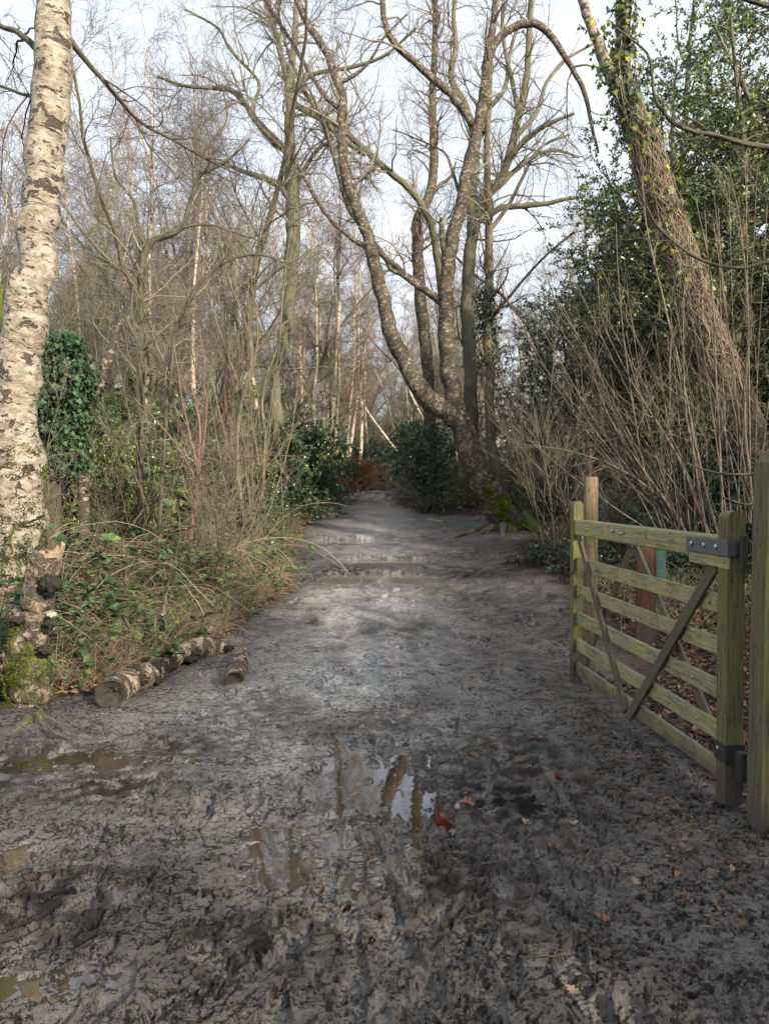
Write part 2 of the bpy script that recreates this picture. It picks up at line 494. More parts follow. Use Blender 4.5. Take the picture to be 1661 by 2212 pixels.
def mat_mud():
    m, nt, b = mat('wet_mud'); k = NT(nt)
    tc = k.n('ShaderNodeTexCoord').outputs['Object']
    pale_sheen = k.attr('silt', 'Fac'); wet = k.attr('wet', 'Fac'); veg = k.attr('veg', 'Fac'); cl = k.attr('clod', 'Fac')
    n1 = k.noise(tc, 7, 6, .7); n2 = k.noise(tc, 60, 5, .8, .15); n3 = k.noise(tc, 190, 4, .75); nb = k.noise(k.mapping(tc, (1, 1.5, 1)), 32, 6, .75, .1)
    c = k.ramp(n1, [(.3, (.085, .07, .057)), (.5, (.145, .125, .107)), (.7, (.20, .177, .155))])
    ncl = k.noise(k.mapping(tc, (1, 1.25, 1)), 4.5, 5, .7); nm = k.noise(k.mapping(tc, (1, 1.6, 1)), 22, 6, .75)
    shift = k.math('MULTIPLY', k.math('SUBTRACT', ncl, .5), .26)
    torn = k.ramp(k.math('ADD', k.math('ADD', k.math('ADD', k.math('MULTIPLY', nb, .35), k.math('MULTIPLY', n2, .3)), k.math('MULTIPLY', nm, .35)), shift), [(.465, 1.0), (.495, 0.0)])
    torn2 = k.ramp(k.math('ADD', k.math('ADD', k.math('MULTIPLY', n2, .5), k.math('MULTIPLY', n3, .5)), shift), [(.44, 1.0), (.49, 0.0)])
    dk = k.math('MAXIMUM', k.math('MULTIPLY', torn, .88), k.math('MULTIPLY', torn2, .7))
    dk = k.math('MAXIMUM', dk, cl)
    dk = k.math('MULTIPLY', dk, k.math('SUBTRACT', 1.0, k.math('MULTIPLY', pale_sheen, .15)))
    c = k.mix(dk, c, (.013, .011, .0095))
    vc = k.ramp(k.noise(tc, 30, 4, .7), [(.3, (.03, .02, .013)), (.55, (.075, .05, .035)), (.75, (.13, .085, .055))])
    c = k.mix(k.math('MULTIPLY', k.math('MULTIPLY', pale_sheen, k.ramp(k.math('ADD', k.math('MULTIPLY', n2, .5), k.math('MULTIPLY', nm, .5)), [(.40, .1), (.56, 1.0)])), k.math('SUBTRACT', 1.0, k.math('MULTIPLY', dk, .95))), c, (.60, .58, .54))  # reflected-sky sheen painted as a paler mud colour
    c = k.mix(veg, c, vc)
    k.l(c, b.inputs['Base Color'])
    r = k.math('ADD', k.math('MULTIPLY', k.ramp(n3, [(.3, .0), (.7, 1.0)]), .25), .29)
    r = k.math('SUBTRACT', r, k.math('MULTIPLY', wet, .30)); r = k.math('SUBTRACT', r, k.math('MULTIPLY', pale_sheen, .16))
    r = k.math('ADD', r, k.math('MULTIPLY', veg, .35))
    r = k.math('MAXIMUM', r, .07)
    r = k.math('ADD', r, k.math('MULTIPLY', dk, .3)); k.l(r, b.inputs['Roughness']); b.inputs['IOR'].default_value = 1.5
    sp = k.math('MULTIPLY', k.math('SUBTRACT', 1.0, k.math('MULTIPLY', dk, .92)), .75); k.l(k.math('MULTIPLY', sp, k.math('SUBTRACT', 1.0, k.math('MULTIPLY', veg, .8))), b.inputs['Specular IOR Level'])
    inv = k.math('SUBTRACT', 1.0, k.math('MULTIPLY', k.math('POWER', wet, 2.0), .5))
    h = k.math('MULTIPLY', k.math('ADD', k.math('ADD', k.math('MULTIPLY', n2, .8), k.math('MULTIPLY', n3, .35)), k.math('MULTIPLY', nb, 1.0)), inv)
    k.l(k.bump(h, 1.0, .014), b.inputs['Normal'])
    return m


M['mud'] = mat_mud()


def mat_water():
    m, nt, b = mat('muddy_water'); k = NT(nt)
    tc = k.n('ShaderNodeTexCoord').outputs['Object']
    k.l(k.ramp(k.noise(tc, 6, 4), [(.3, (.030, .021, .013)), (.7, (.055, .038, .023))]), b.inputs['Base Color'])
    b.inputs['Roughness'].default_value = .03; b.inputs['IOR'].default_value = 1.8; b.inputs['Specular IOR Level'].default_value = 1.0
    k.l(k.bump(k.noise(tc, 7, 3), .06, .01), b.inputs['Normal'])
    return m


M['water'] = mat_water()
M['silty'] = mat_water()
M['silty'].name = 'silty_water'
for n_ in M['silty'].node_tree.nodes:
    if n_.type == 'VALTORGB': n_.color_ramp.elements[0].color = (.19, .165, .125, 1); n_.color_ramp.elements[1].color = (.27, .24, .19, 1)  # far puddles: tan base colour stands in for reflected trunks and sky

# ------------------------------------------------------------------ ground mesh
# puddles: (px, py, rx, ry, depth, breakup)
PUD = [(805, 1250, .95, .55, .05, .45, 'wide puddle across the path, nearest of the three in the distance'),
       (820, 1213, .85, .42, .05, .45, 'narrow puddle across the path, middle one of the three'),
       (790, 1171, 1.3, .55, .05, .45, 'thin farthest puddle across the path'),
       (745, 1690, .15, .55, .030, 1.2, 'bright water lying in the left wheel rut'),
       (872, 1700, .20, .55, .030, 1.2, 'bright water lying in the right wheel rut'),
       (600, 1850, .15, .26, .024, 1.1, 'brown puddle reflecting trees in the near mud'),
       (760, 1850, .09, .24, .024, 1.2, 'small wet hollow at the end of the left rut'),
       (25, 1850, .12, .13, .03, .8, 'small brown puddle at the left edge of the mud'),
       (120, 1640, .7, .12, .022, 1.3, 'shallow murky puddle below the broken stump'),
       (50, 2130, .13, .07, .024, .9, 'puddle in the trampled mud at the bottom left corner'),
       (210, 2110, .10, .05, .024, .8, 'small puddle in the trampled mud near the bottom'),
       (545, 1495, .10, .10, .02, .5, 'tiny brown puddle near the short log')]
PW = []
for p in PUD:
    g = ghit(p[0], p[1]); PW.append((g[0], g[1], p[2], p[3], p[4], p[5], (float(gz(g[0], g[1])) - .005) if p[1] < 1300 else float(gz(g[0], g[1])) - .010))


def ground_full(X, Y, spacing):
    base = gz(X, Y)
    out = base.copy()
    L = path_l(Y) + .25 * pn(Y * .9, X * .3, 9); Rr = path_r(Y) + .25 * pn(Y * .8, X * .3 + 7, 10)
    inpath = sst(X, L - .15, L + .35) * (1 - sst(X, Rr - .35, Rr + .2))
    inpath = np.where(Y < 1, 1, inpath)

    def att(w): return np.clip((w / spacing - 2.0) / 3.0, 0, 1)
    lowf = pn(X * .7 + 3, Y * .55, 21) + .5 * pn(X * 1.7, Y * 1.5, 22)

    def spot(px, py, rx, ry):
        g = ghit(px, py); return np.exp(-(((X - g[0]) / rx) ** 2 + ((Y - g[1]) / ry) ** 2))
    churn = .5 + .5 * lowf
    for s in ((1130, 1640, .6, 1.2), (1000, 1900, .6, .5), (130, 1950, .6, .6), (250, 1700, .9, .5), (560, 2050, .5, .3), (1200, 2050, .6, .25), (560, 1225, 1.4, 1.0), (1010, 1245, .9, 1.2), (840, 1560, .5, .6)):
        churn = np.maximum(churn, .95 * spot(*s))
    for s in ((770, 1400, .9, 1.6), (1150, 1450, .5, 1.2), (1450, 1950, .45, .5), (780, 1120, 1.0, 3)):
        churn = churn * (1 - .75 * spot(*s))
    churn = np.clip(churn, .12, 1)
    # domain warp
    wx = X + .05 * pn(X * 6, Y * 6, 31) + .02 * pn(X * 17, Y * 17, 33); wy = Y + .05 * pn(X * 6 + 5, Y * 6, 32) + .02 * pn(X * 17 + 3, Y * 17, 34)
    c1 = (1 - 2 * np.abs(pn(wx * 4.2, wy * 4.8, 41))) * att(.24)
    c2 = (1 - 2.2 * np.abs(pn(wx * 9.5, wy * 11, 42))) * att(.10)
    c3 = (1 - 2.2 * np.abs(pn(wx * 22, wy * 26, 43))) * att(.045)
    c4 = pn(wx * 48, wy * 56, 44) * att(.02)
    c5 = pn(wx * 110, wy * 120, 45) * att(.009)
    m1 = pn(wx * 3, wy * 3, 46) * att(.3)
    clod = churn * (.008 * c1 + .012 * c2 + .010 * c3) + (.003 + .004 * churn) * (c4 + .5 * c5) + .005 * m1
    sharp = np.clip(pn(wx * 8 + 3, wy * 9, 48) * 1.6, -.2, 1) * att(.1)
    clod = clod + churn * .005 * np.abs(pn(wx * 30, wy * 36, 49)) ** .6 * sharp * 2
    thr = .34 - .36 * churn
    pf = pn(wx * 21, wy * 29, 47) + .7 * pn(wx * 44, wy * 60, 147) + .25 * pn(wx * 6, wy * 7, 247)
    pit = sst(pf, thr, thr + .22) * att(.034)
    pf2 = pn(wx * 43, wy * 56, 148) + .6 * pn(wx * 90, wy * 110, 149)
    pit2 = sst(pf2, .5 - .42 * churn, .66 - .42 * churn) * att(.018)
    step = sst(pn(wx * 5.5, wy * 8, 150) + .3 * pn(wx * 17, wy * 22, 151), .0, .05) * att(.15)
    clod = .30 * clod - .016 * pit - .005 * pit2 + .008 * churn * step
    gen = .025 * pn(X * 1.3, Y * 1.3, 51) + .014 * pn(X * 3.1, Y * 3.1, 52)
    out += clod * (inpath * .95 + .35) + gen * sst(np.abs(spacing), 0, .001)
    # footprints
    near = Y < 12
    r2 = np.random.default_rng(77)
    fp_mask = np.zeros_like(out)
    for i in range(150):
        fy = 1.9 + 8 * r2.random() ** 1.6; fx = r2.uniform(-1.1, 1.0) * (.6 + .42 * fy * .5); a = r2.normal(0, .35) + (math.pi if r2.random() < .5 else 0)
        row = np.abs(Y[:, 0] - fy) < .3
        if not row.any(): continue
        dx = X[row] - fx; dy = Y[row] - fy
        u = dx * math.cos(a) + dy * math.sin(a); v = -dx * math.sin(a) + dy * math.cos(a)
        hw = .045 + .008 * np.sin(v * 20 + .6)
        d = np.sqrt((u / hw) ** 2 + (v / .14) ** 2)
        ins = 1 - sst(d, .8, 1.08)
        rim = np.exp(-((d - 1.15) / .12) ** 2)
        tread = np.sin(v * 2 * np.pi / .021 + 1.5 * np.sin(u * 40)) * .004 * ins * np.clip(att(.021), 0, 1)[row]
        dep = .016 + .016 * r2.random()
        out[row] += (-dep * ins + .007 * rim + tread) * inpath[row] - ins * clod[row] * .55
        fp_mask[row] = np.maximum(fp_mask[row], ins)
    # tyre marks
    trk = np.zeros_like(out)
    for (pts, w, dep) in (([(1010, 2260), (930, 2130), (870, 2020), (820, 1900), (790, 1760)], .032, .022), ([(800, 2260), (775, 2100), (755, 1960), (745, 1850)], .03, .018),
                          ([(1260, 1830), (1220, 1730), (1180, 1660), (1160, 1600)], .028, .008),
                          ([(690, 1990), (720, 1830), (735, 1650), (750, 1560)], .045, .016),
                          ([(900, 1900), (885, 1750), (865, 1600), (860, 1540)], .05, .016)):
        G = np.array([ghit(*p)[:2] for p in pts]); o = np.argsort(G[:, 1]); G = G[o]
        xc = np.interp(Y, G[:, 1], G[:, 0]); d = (X - xc) / w
        msk = (Y > G[0, 1]) & (Y < G[-1, 1])
        ends = sst(Y, G[0, 1], G[0, 1] + .2) * (1 - sst(Y, G[-1, 1] - .4, G[-1, 1]))
        groove = (1 - sst(np.abs(d), .75, 1.1)) * ends
        rim = np.exp(-((np.abs(d) - 1.35) / .25) ** 2) * ends
        trk = np.maximum(trk, np.where(msk, groove * .8, 0))
        out += np.where(msk, -dep * groove + .006 * rim - .75 * clod * groove + np.sin((Y + np.abs(X - xc) * .8) * 2 * np.pi / .034) * .0045 * groove * att(.03), 0)
    wet = np.clip(.28 + .30 * lowf - 14 * clod + .25 * fp_mask, 0, 1)
    # wheel-polished wet centre of the track
    mid = np.exp(-((X + .12) / (.75 + .02 * Y)) ** 2)
    wet = np.clip(wet * (.45 + .7 * mid) + .22 * mid * sst(Y, 2, 5), 0, 1)
    for (cx, cy, rx, ry, dep, br, lvl) in PW:
        row = np.abs(Y[:, 0] - cy) < ry * 2.2
        if not row.any(): continue
        x_ = X[row]; y_ = Y[row]
        d = np.sqrt(((x_ - cx) / rx) ** 2 + ((y_ - cy) / ry) ** 2) + .55 * br * pn(x_ * 5.5 + cx, y_ * 4, 61) + .38 * br * pn(x_ * 15, y_ * 12, 62) + (.75 * pn(x_ * 18, y_ * 7, 64) + .3 * pn(x_ * 30, y_ * 22, 65) if br > 1.05 else 0) + .10 * pn(x_ * 40, y_ * 40, 63)
        inn = 1 - sst(d, .78, 1.0)
        ring = sst(d, .8, 1.05) * (1 - sst(d, 1.45, 2.0))
        o_ = out[row]
        det = (o_ - base[row]) * (1 if br > .48 else .16)
        o_ = o_ * (1 - inn) + inn * (lvl - dep * .35 + det * .45)
        o_ = np.where(ring > 0, np.maximum(o_, (lvl + .004 + .25 * np.clip(det, -.008, .02)) * ring + o_ * (1 - ring)), o_)
        out[row] = o_
        wet[row] = np.maximum(wet[row], 1 - sst(d, .85, 1.35))
    clodm = np.clip((churn - .45) * 1.9, 0, .95) * np.clip(.78 + 1.2 * pn(X * 11, Y * 13, 155), 0, 1)
    veg = 1 - inpath
    # leaf-strewn strip behind the gate
    veg = np.maximum(veg, .75 * sst(X, 1.75, 2.1) * (1 - sst(Y, 8, 9)) * sst(Y, 1.5, 3))
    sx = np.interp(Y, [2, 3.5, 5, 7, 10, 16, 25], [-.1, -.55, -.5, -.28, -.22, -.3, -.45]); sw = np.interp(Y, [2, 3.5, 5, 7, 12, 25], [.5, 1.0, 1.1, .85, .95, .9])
    pale_sheen = np.exp(-((X - sx) / sw) ** 2) * sst(Y, 2.6, 5.5) * (1 - .6 * sst(Y, 24, 30))  # mask for the sky sheen painted into the mid-path colour
    pale_sheen = pale_sheen * np.clip(.9 + .8 * pn(X * 1.8, Y * 1.1, 161) + .5 * pn(X * 6, Y * 3.5, 162), 0, 1) * (1 - .7 * clodm)
    pale_sheen = pale_sheen * (1 - .85 * spot(830, 1228, 1.6, 1.1)) + .5 * spot(820, 1200, 1.0, .5) * 0
    pale_sheen = np.maximum(pale_sheen, np.clip(.13 * fp_mask + .18 * trk, 0, 1))
    clodm = clodm * (1 - .8 * np.clip(fp_mask + trk, 0, 1))
    return out, wet * (1 - veg), np.clip(veg, 0, 1), clodm, np.clip(pale_sheen * (1 - veg), 0, 1)


def build_ground():
    rowsY = [1.25]
    while rowsY[-1] < 70: rowsY.append(rowsY[-1] * (1.0028 if rowsY[-1] < 12 else 1.0055))
    while rowsY[-1] < 600: rowsY.append(rowsY[-1] * 1.06)
    pre = [-200, -80, -30, -12, -5, -2, 0, .6, 1.0]
    ry = np.array(pre + rowsY)
    NC = 1200
    u = np.linspace(-1, 1, NC)
    W = np.maximum(ry, 1.6)
    X = W[:, None] * .78 * u[None] + np.sign(u)[None] * 320 * np.abs(u[None]) ** 60
    X = X + W[:, None] * 1.0 * np.sign(u)[None] * np.abs(u[None]) ** 9
    Y = np.repeat(ry[:, None], NC, 1)
    sp = np.maximum(W[:, None] * .0022, .001) * np.ones_like(X)
    Z, wet, veg, cl, pale_sheen = ground_full(X, Y, sp)
    n, m = X.shape
    V = np.stack([X, Y, Z], -1).reshape(-1, 3)
    i, j = np.meshgrid(np.arange(n - 1), np.arange(m - 1), indexing='ij')
    a = i * m + j
    q = np.stack([a, a + 1, a + m + 1, a + m], -1).reshape(-1, 4)
    mb = MB(); mb.add(V, q); o = mb.build('ground', M['mud'])
    for nm, arr in (('wet', wet), ('veg', veg), ('clod', cl), ('silt', pale_sheen)):
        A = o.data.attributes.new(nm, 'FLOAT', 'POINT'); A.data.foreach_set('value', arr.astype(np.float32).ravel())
    tag(o, kind='structure')
    return o


build_ground()
for p, w in zip(PUD, PW):
    mb = MB(); n = 40; a = np.linspace(0, 2 * np.pi, n, endpoint=False)
    k_ = 1.45
    ring = np.stack([w[0] + np.cos(a) * w[2] * k_, w[1] + np.sin(a) * w[3] * k_, np.full(n, w[6])], -1)
    V = np.concatenate([ring, [[w[0], w[1], w[6]]]])
    mb.add(V, None, np.stack([np.arange(n), (np.arange(n) + 1) % n, np.full(n, n)], -1))
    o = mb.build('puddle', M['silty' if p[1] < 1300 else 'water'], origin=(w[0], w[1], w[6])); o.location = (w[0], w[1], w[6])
    tag(o, label=p[6], kind='structure')


# ------------------------------------------------------------------ plant growth
def spline(pts, K):
    """Catmull-Rom resample of rows of values"""
    pts = np.asarray(pts, float)
    if len(pts) == 2: return pts[0] + (pts[1] - pts[0]) * np.linspace(0, 1, K)[:, None]
    P = np.concatenate([[2 * pts[0] - pts[1]], pts, [2 * pts[-1] - pts[-2]]])
    seg = np.linalg.norm(np.diff(pts[:, :2], axis=0), axis=1) + 1e-6
    cum = np.concatenate([[0], np.cumsum(seg)]); s = np.linspace(0, cum[-1], K)
    i = np.clip(np.searchsorted(cum, s, side='right') - 1, 0, len(pts) - 2)
    t = ((s - cum[i]) / seg[i])[:, None]
    p0, p1, p2, p3 = P[i], P[i + 1], P[i + 2], P[i + 3]
    return .5 * ((2 * p1) + (-p0 + p2) * t + (2 * p0 - 5 * p1 + 4 * p2 - p3) * t ** 2 + (-p0 + 3 * p1 - 3 * p2 + p3) * t ** 3)


def grow(P, R, n, t0, t1, ang, ln, K, wig=.15, trop=.0, rr=.5, rmin=.0015, taper=.25, flat=0.0, decay=.5, rmax=9., r_=None):
    g = r_ or rng
    Mn, K0, _ = P.shape
    seg = np.linalg.norm(np.diff(P, axis=1), axis=2); Ls = seg.sum(1)
    idx = g.choice(Mn, n, p=Ls / Ls.sum())
    t = g.uniform(t0, t1, n); f = t * (K0 - 1); i = np.minimum(f.astype(int), K0 - 2); fr = (f - i)[:, None]
    a = P[idx, i]; b = P[idx, i + 1]; st = a + (b - a) * fr
    tn = b - a; tn /= np.linalg.norm(tn, axis=1, keepdims=True) + 1e-9
    r0 = np.clip((R[idx, i] * (1 - fr[:, 0]) + R[idx, i + 1] * fr[:, 0]) * rr * g.uniform(.6, 1.0, n), rmin, rmax)
    rv = g.normal(size=(n, 3)); rv[:, 2] *= (1 - flat)
    pr = rv - (rv * tn).sum(1, keepdims=True) * tn; pr /= np.linalg.norm(pr, axis=1, keepdims=True) + 1e-9
    an = np.radians(g.normal(ang, ang * .25, n))[:, None]
    d = tn * np.cos(an) + pr * np.sin(an)
    L = ln * g.uniform(.45, 1.25, n) * (1 - decay * t)
    step = (L / (K - 1))[:, None]
    out = np.zeros((n, K, 3)); out[:, 0] = st
    drift = g.normal(size=(n, 3)) * wig * .4
    for k in range(1, K):
        d = d + g.normal(size=(n, 3)) * wig + drift; d[:, 2] += trop
        d /= np.linalg.norm(d, axis=1, keepdims=True)
        out[:, k] = out[:, k - 1] + d * step
    RR = r0[:, None] * (1 - (1 - taper) * np.linspace(0, 1, K)[None])
    return out, RR


def leaf_on(P, n, L, W, mb, shape='diamond', spread=1.0, up=.6, fold=.2, off=0.0, t0=.2):
    Mn, K0, _ = P.shape
    idx = rng.integers(0, Mn, n); f = rng.uniform(t0, 1, n) * (K0 - 1); i = np.minimum(f.astype(int), K0 - 2); fr = (f - i)[:, None]
    a = P[idx, i]; b = P[idx, i + 1]; st = a + (b - a) * fr
    tn = b - a; tn /= np.linalg.norm(tn, axis=1, keepdims=True) + 1e-9
    d = tn * .5 + rng.normal(size=(n, 3)) * spread; d /= np.linalg.norm(d, axis=1, keepdims=True) + 1e-9
    nn = rng.normal(size=(n, 3)); nn[:, 2] += up
    s = rng.uniform(.6, 1.15, n)
    mb.leaves(st + d * off, d, nn, L * s, W * s, fold, shape)


# ---------------- traced trees
def traced(Y, pts, K=None, d0=0.0, d1=0.0, wob=.25):
    """pts: (px, py, width_px[, moss]) -> world polyline, radii, moss"""
    A = np.array([(p + (0,))[:4] if len(p) == 3 else p for p in pts], float)
    K = K or max(8, int(len(A) * 5))
    S = spline(A, K)
    dd = d0 + (d1 - d0) * np.linspace(0, 1, K)
    P = np.array([at(S[i, 0], S[i, 1], Y + dd[i]) for i in range(K)])
    R = np.maximum(S[:, 2], 1.2) / 2 / F * (Y + dd)
    nz = np.stack([pn(np.arange(K) * .35 + c * 9, np.full(K, Y + c), 71) for c in range(3)], -1)
    nz[0] *= 0
    P = P + nz * R[:, None] * wob
    return P, R, np.clip(S[:, 3], 0, 1)


def to_k(P, R, K=24):
    s = np.linspace(0, len(P) - 1, K); i = np.minimum(s.astype(int), len(P) - 2); f = (s - i)[:, None]
    return P[i] + (P[i + 1] - P[i]) * f, R[i] * (1 - f[:, 0]) + R[i + 1] * f[:, 0]


def traced_tree(name, label, cat, Y, limbs, mt, ml, mtw, crown, base=None, lump=.08, group=None, ivy=None, roots=None, S=20, wsc=1.0):
    T = traced(Y, *limbs[0][:1], **(limbs[0][1] if len(limbs[0]) > 1 else {}))
    T = (T[0], T[1] * wsc, T[2])
    b = T[0][0].copy()
    b = np.array([b[0], b[1], float(gz(b[0], b[1]))])
    root = empty(name, b, label, cat, group)
    mb = MB()
    # carry the trunk down into the ground
    P0, R0, m0 = T
    if P0[0][2] > b[2] - .1:
        P0 = np.concatenate([[[P0[0][0], P0[0][1], b[2] - .15]], P0]); R0 = np.concatenate([[R0[0] * 1.1], R0]); m0 = np.concatenate([[m0[0]], m0])
    P0, R0 = P0, R0
    mb.tubes(P0, R0, S, moss=m0, lump=lump)
    mb.build('trunk', mt, root, b)
    Ps = []; Rs = []
    a, r = to_k(P0, R0); Ps.append(a); Rs.append(r)
    for lb in limbs[1:]:
        P, R, ms = traced(Y, lb[0], **(lb[1] if len(lb) > 1 else {}))
        R = R * wsc
        m2 = MB(); m2.tubes(P, R, 12, moss=ms, lump=lump * .8); m2.build('limb', ml, root, b)
        a, r = to_k(P, R); Ps.append(a); Rs.append(r)
    if crown:
        Pa = np.array(Ps[crown.get('skip', 0):]); Ra = np.array(Rs[crown.get('skip', 0):])
        hi = crown.get('t0', .35)
        g1, r1 = grow(Pa, Ra, crown['n'][0], hi, 1, crown.get('ang', 50), crown['l'][0], 9, crown.get('wig', .17), crown.get('trop', .04), .5, .004, .25, rmax=.03)
        g2, r2 = grow(g1, r1, crown['n'][1], .1, 1, 45, crown['l'][1], 7, .2, .02, .6, .0025, .3, rmax=.014)
        mb = MB(); mb.tubes(g1, r1, 5); mb.tubes(g2, r2, 4)
        if len(crown['n']) > 2:
            g3, r3 = grow(g2, r2, crown['n'][2], .1, 1, 42, crown['l'][2], 5, .22, crown.get('trop3', .0), .6, crown.get('tw', .0018), .5, rmax=.006)
            mb.tubes(g3, r3, 3)
        mb.build('crown', mtw, root, b)
    return root, b, Ps, Rs


def ivy_on(root, b, P, R, n, L, matn, name='ivy', spread=1.15, t0=0., t1=1., shape='ivy'):
    K = len(P); f = rng.uniform(t0, t1, n) * (K - 1); i = np.minimum(f.astype(int), K - 2); fr = (f - i)[:, None]
    c = P[i] + (P[i + 1] - P[i]) * fr; r = R[i]
    a = rng.uniform(0, 2 * np.pi, n); o = np.stack([np.cos(a), np.sin(a), np.zeros(n)], -1)
    lumpn = 1 + .35 * pn(a * 2.2, c[:, 2] * 3.5, 81)
    pos = c + o * (r * rng.uniform(1.0, spread, n) * lumpn)[:, None]
    d = np.stack([rng.normal(0, .5, n), rng.normal(0, .5, n), -np.ones(n) * .8], -1) + o * .3
    nn = o + rng.normal(0, .35, (n, 3)); nn[:, 2] += .3
    mb = MB(); s = rng.uniform(.55, 1.2, n); mb.leaves(pos, d, nn, L * s, L * s * .9, .15, shape)
    return mb.build(name, M[matn], root, b, smooth=False)

# ------------------------------------------------------------------ light and sky
w = D.worlds.new('World'); scene.world = w; w.use_nodes = True
k = NT(w.node_tree); bg = w.node_tree.nodes['Background']
sky = k.n('ShaderNodeTexSky', sky_type='NISHITA', sun_disc=False)
SUN_EL, SUN_AZ = 24.0, 142.0          # azimuth clockwise from +Y (the view direction)
sky.sun_elevation = rad(SUN_EL); sky.sun_rotation = rad(SUN_AZ); sky.air_density = 1.0; sky.dust_density = 2.0; sky.ozone_density = 1.0
gen = k.n('ShaderNodeTexCoord').outputs['Generated']
cn = k.noise(k.mapping(gen, (1, 1, 2.6)), 2.3, 6, .55, .4)
cf = k.ramp(cn, [(.34, .45), (.62, 1.0)])
k.l(k.mix(cf, sky.outputs[0], (4.8, 5.15, 5.7)), bg.inputs['Color'])
bg.inputs['Strength'].default_value = .12
sd = D.lights.new('sun', 'SUN'); sd.energy = 4.4; sd.angle = rad(1.5); sd.color = (1.0, .90, .75)
so = D.objects.new('sun', sd); COL.objects.link(so)
az = rad(SUN_AZ); el = rad(SUN_EL)
sv = Vector((math.sin(az) * math.cos(el), math.cos(az) * math.cos(el), math.sin(el)))
so.rotation_euler = sv.to_track_quat('Z', 'Y').to_euler(); so.location = (8, -12, 12)
vs = scene.view_settings; vs.view_transform = 'Standard'; vs.look = 'None'; vs.exposure = 1.08; vs.gamma = 1; vs.use_curve_mapping = False
scene.render.engine = 'CYCLES'; scene.cycles.use_denoising = True
scene.cycles.max_bounces = 5; scene.cycles.diffuse_bounces = 3; scene.cycles.glossy_bounces = 3; scene.cycles.transmission_bounces = 2; scene.cycles.transparent_max_bounces = 4

# ------------------------------------------------------------------ gate
near = np.array([1.66, 3.595]); far = np.array([1.495, 5.87])
gd = far - near; GL = float(np.linalg.norm(gd)); gz_rot = math.atan2(gd[1], gd[0])
gate = empty('wooden_gate', (near[0], near[1], .0), 'open mossy green five-bar wooden gate standing beside the muddy path', 'gate', rz=gz_rot)
gate.rotation_euler = (0, rad(1.15), gz_rot)
# local: x towards the far end, y towards the path (left), z up


def stile(x0, x1, top, half):
    mb = MB(); n = 14
    prof = [(x0, .035 if x0 < .5 else .015)]
    # box with a rounded cap (round across the thickness)
    xs = []
    for sgn in (0,):
        a = np.linspace(0, np.pi, n)
        yy = half * np.cos(a); zz = top - half * .9 + half * .9 * np.sin(a)
    ring = [(half, prof[0][1])] + list(zip(yy, zz)) + [(-half, prof[0][1])]
    V = []; m = len(ring)
    for x in (x0, x1):
        for (y, z) in ring: V.append((x, y, z))
    q = [[i, (i + 1) % m, m + (i + 1) % m, m + i] for i in range(m)]
    V += [(x0, 0, top * .5), (x1, 0, top * .5)]
    t = [[(i + 1) % m, i, 2 * m] for i in range(m)] + [[m + i, m + (i + 1) % m, 2 * m + 1] for i in range(m)]
    mb.add(np.array(V), q, t)
    return mb


st = stile(-.045, .045, 1.44, .043); st.build('stile', M['stile'], gate, smooth=False, fixn=True)
st2 = stile(GL - .04, GL + .04, 1.41 + .048, .038); st2.build('stile', M['stile'], gate, smooth=False, fixn=True)


def bar(z0, z1, y0, y1, x0=.045, x1=None, m='rail'):
    mb = MB(); mb.box((x0, y0, z0), (GL - .04 if x1 is None else x1, y1, z1), bev=.004)
    return mb.build('rail', M[m], gate, smooth=False, fixn=True)


tr = MB(); tr.box((.045, -.034, 1.195), (GL - .040, .034, 1.315), bev=.010)
tr.build('top_rail', M['rail'], gate, smooth=False, fixn=True)
for z0, z1 in ((.932, 1.026), (.722, .812), (.508, .602), (.302, .396), (.118, .212)):
    bar(z0, z1, -.012, .012)


def brace(xa, za, xb, zb, y0, y1, wd=.068):
    a = np.array([xa, za]); b = np.array([xb, zb]); L_ = float(np.linalg.norm(b - a)); th = math.atan2(b[1] - a[1], b[0] - a[0])
    mb = MB(); mb.box((-L_ / 2, y0, -wd / 2), (L_ / 2, y1, wd / 2), bev=.003)
    o = mb.build('brace', M['rail'], gate, smooth=False, fixn=True)
    o.location = ((xa + xb) / 2, 0, (za + zb) / 2); o.rotation_euler = (0, -th, 0)
    return o


xm = GL * .52
brace(xm - .02, .10, .10, 1.17, .0145, .036)
brace(xm + .03, .12, GL - .12, 1.19, .0155, .035, .06)
brace(xm + .03, 1.19, .10, .24, -.035, -.0145, .06)
brace(xm + .07, 1.185, GL - .10, .18, -.036, -.0155, .06)


def cyl(mb, c, ax, r, L_, S=12, r2=None):
    c = np.array(c, float); ax = np.array(ax, float); ax /= np.linalg.norm(ax)
    r2 = r if r2 is None else r2
    P = np.array([c, c + ax * L_ * .02, c + ax * L_ * .98, c + ax * L_]); mb.tubes(P, np.array([r * .9, r, r2, r2 * .9]), S, cap=True)


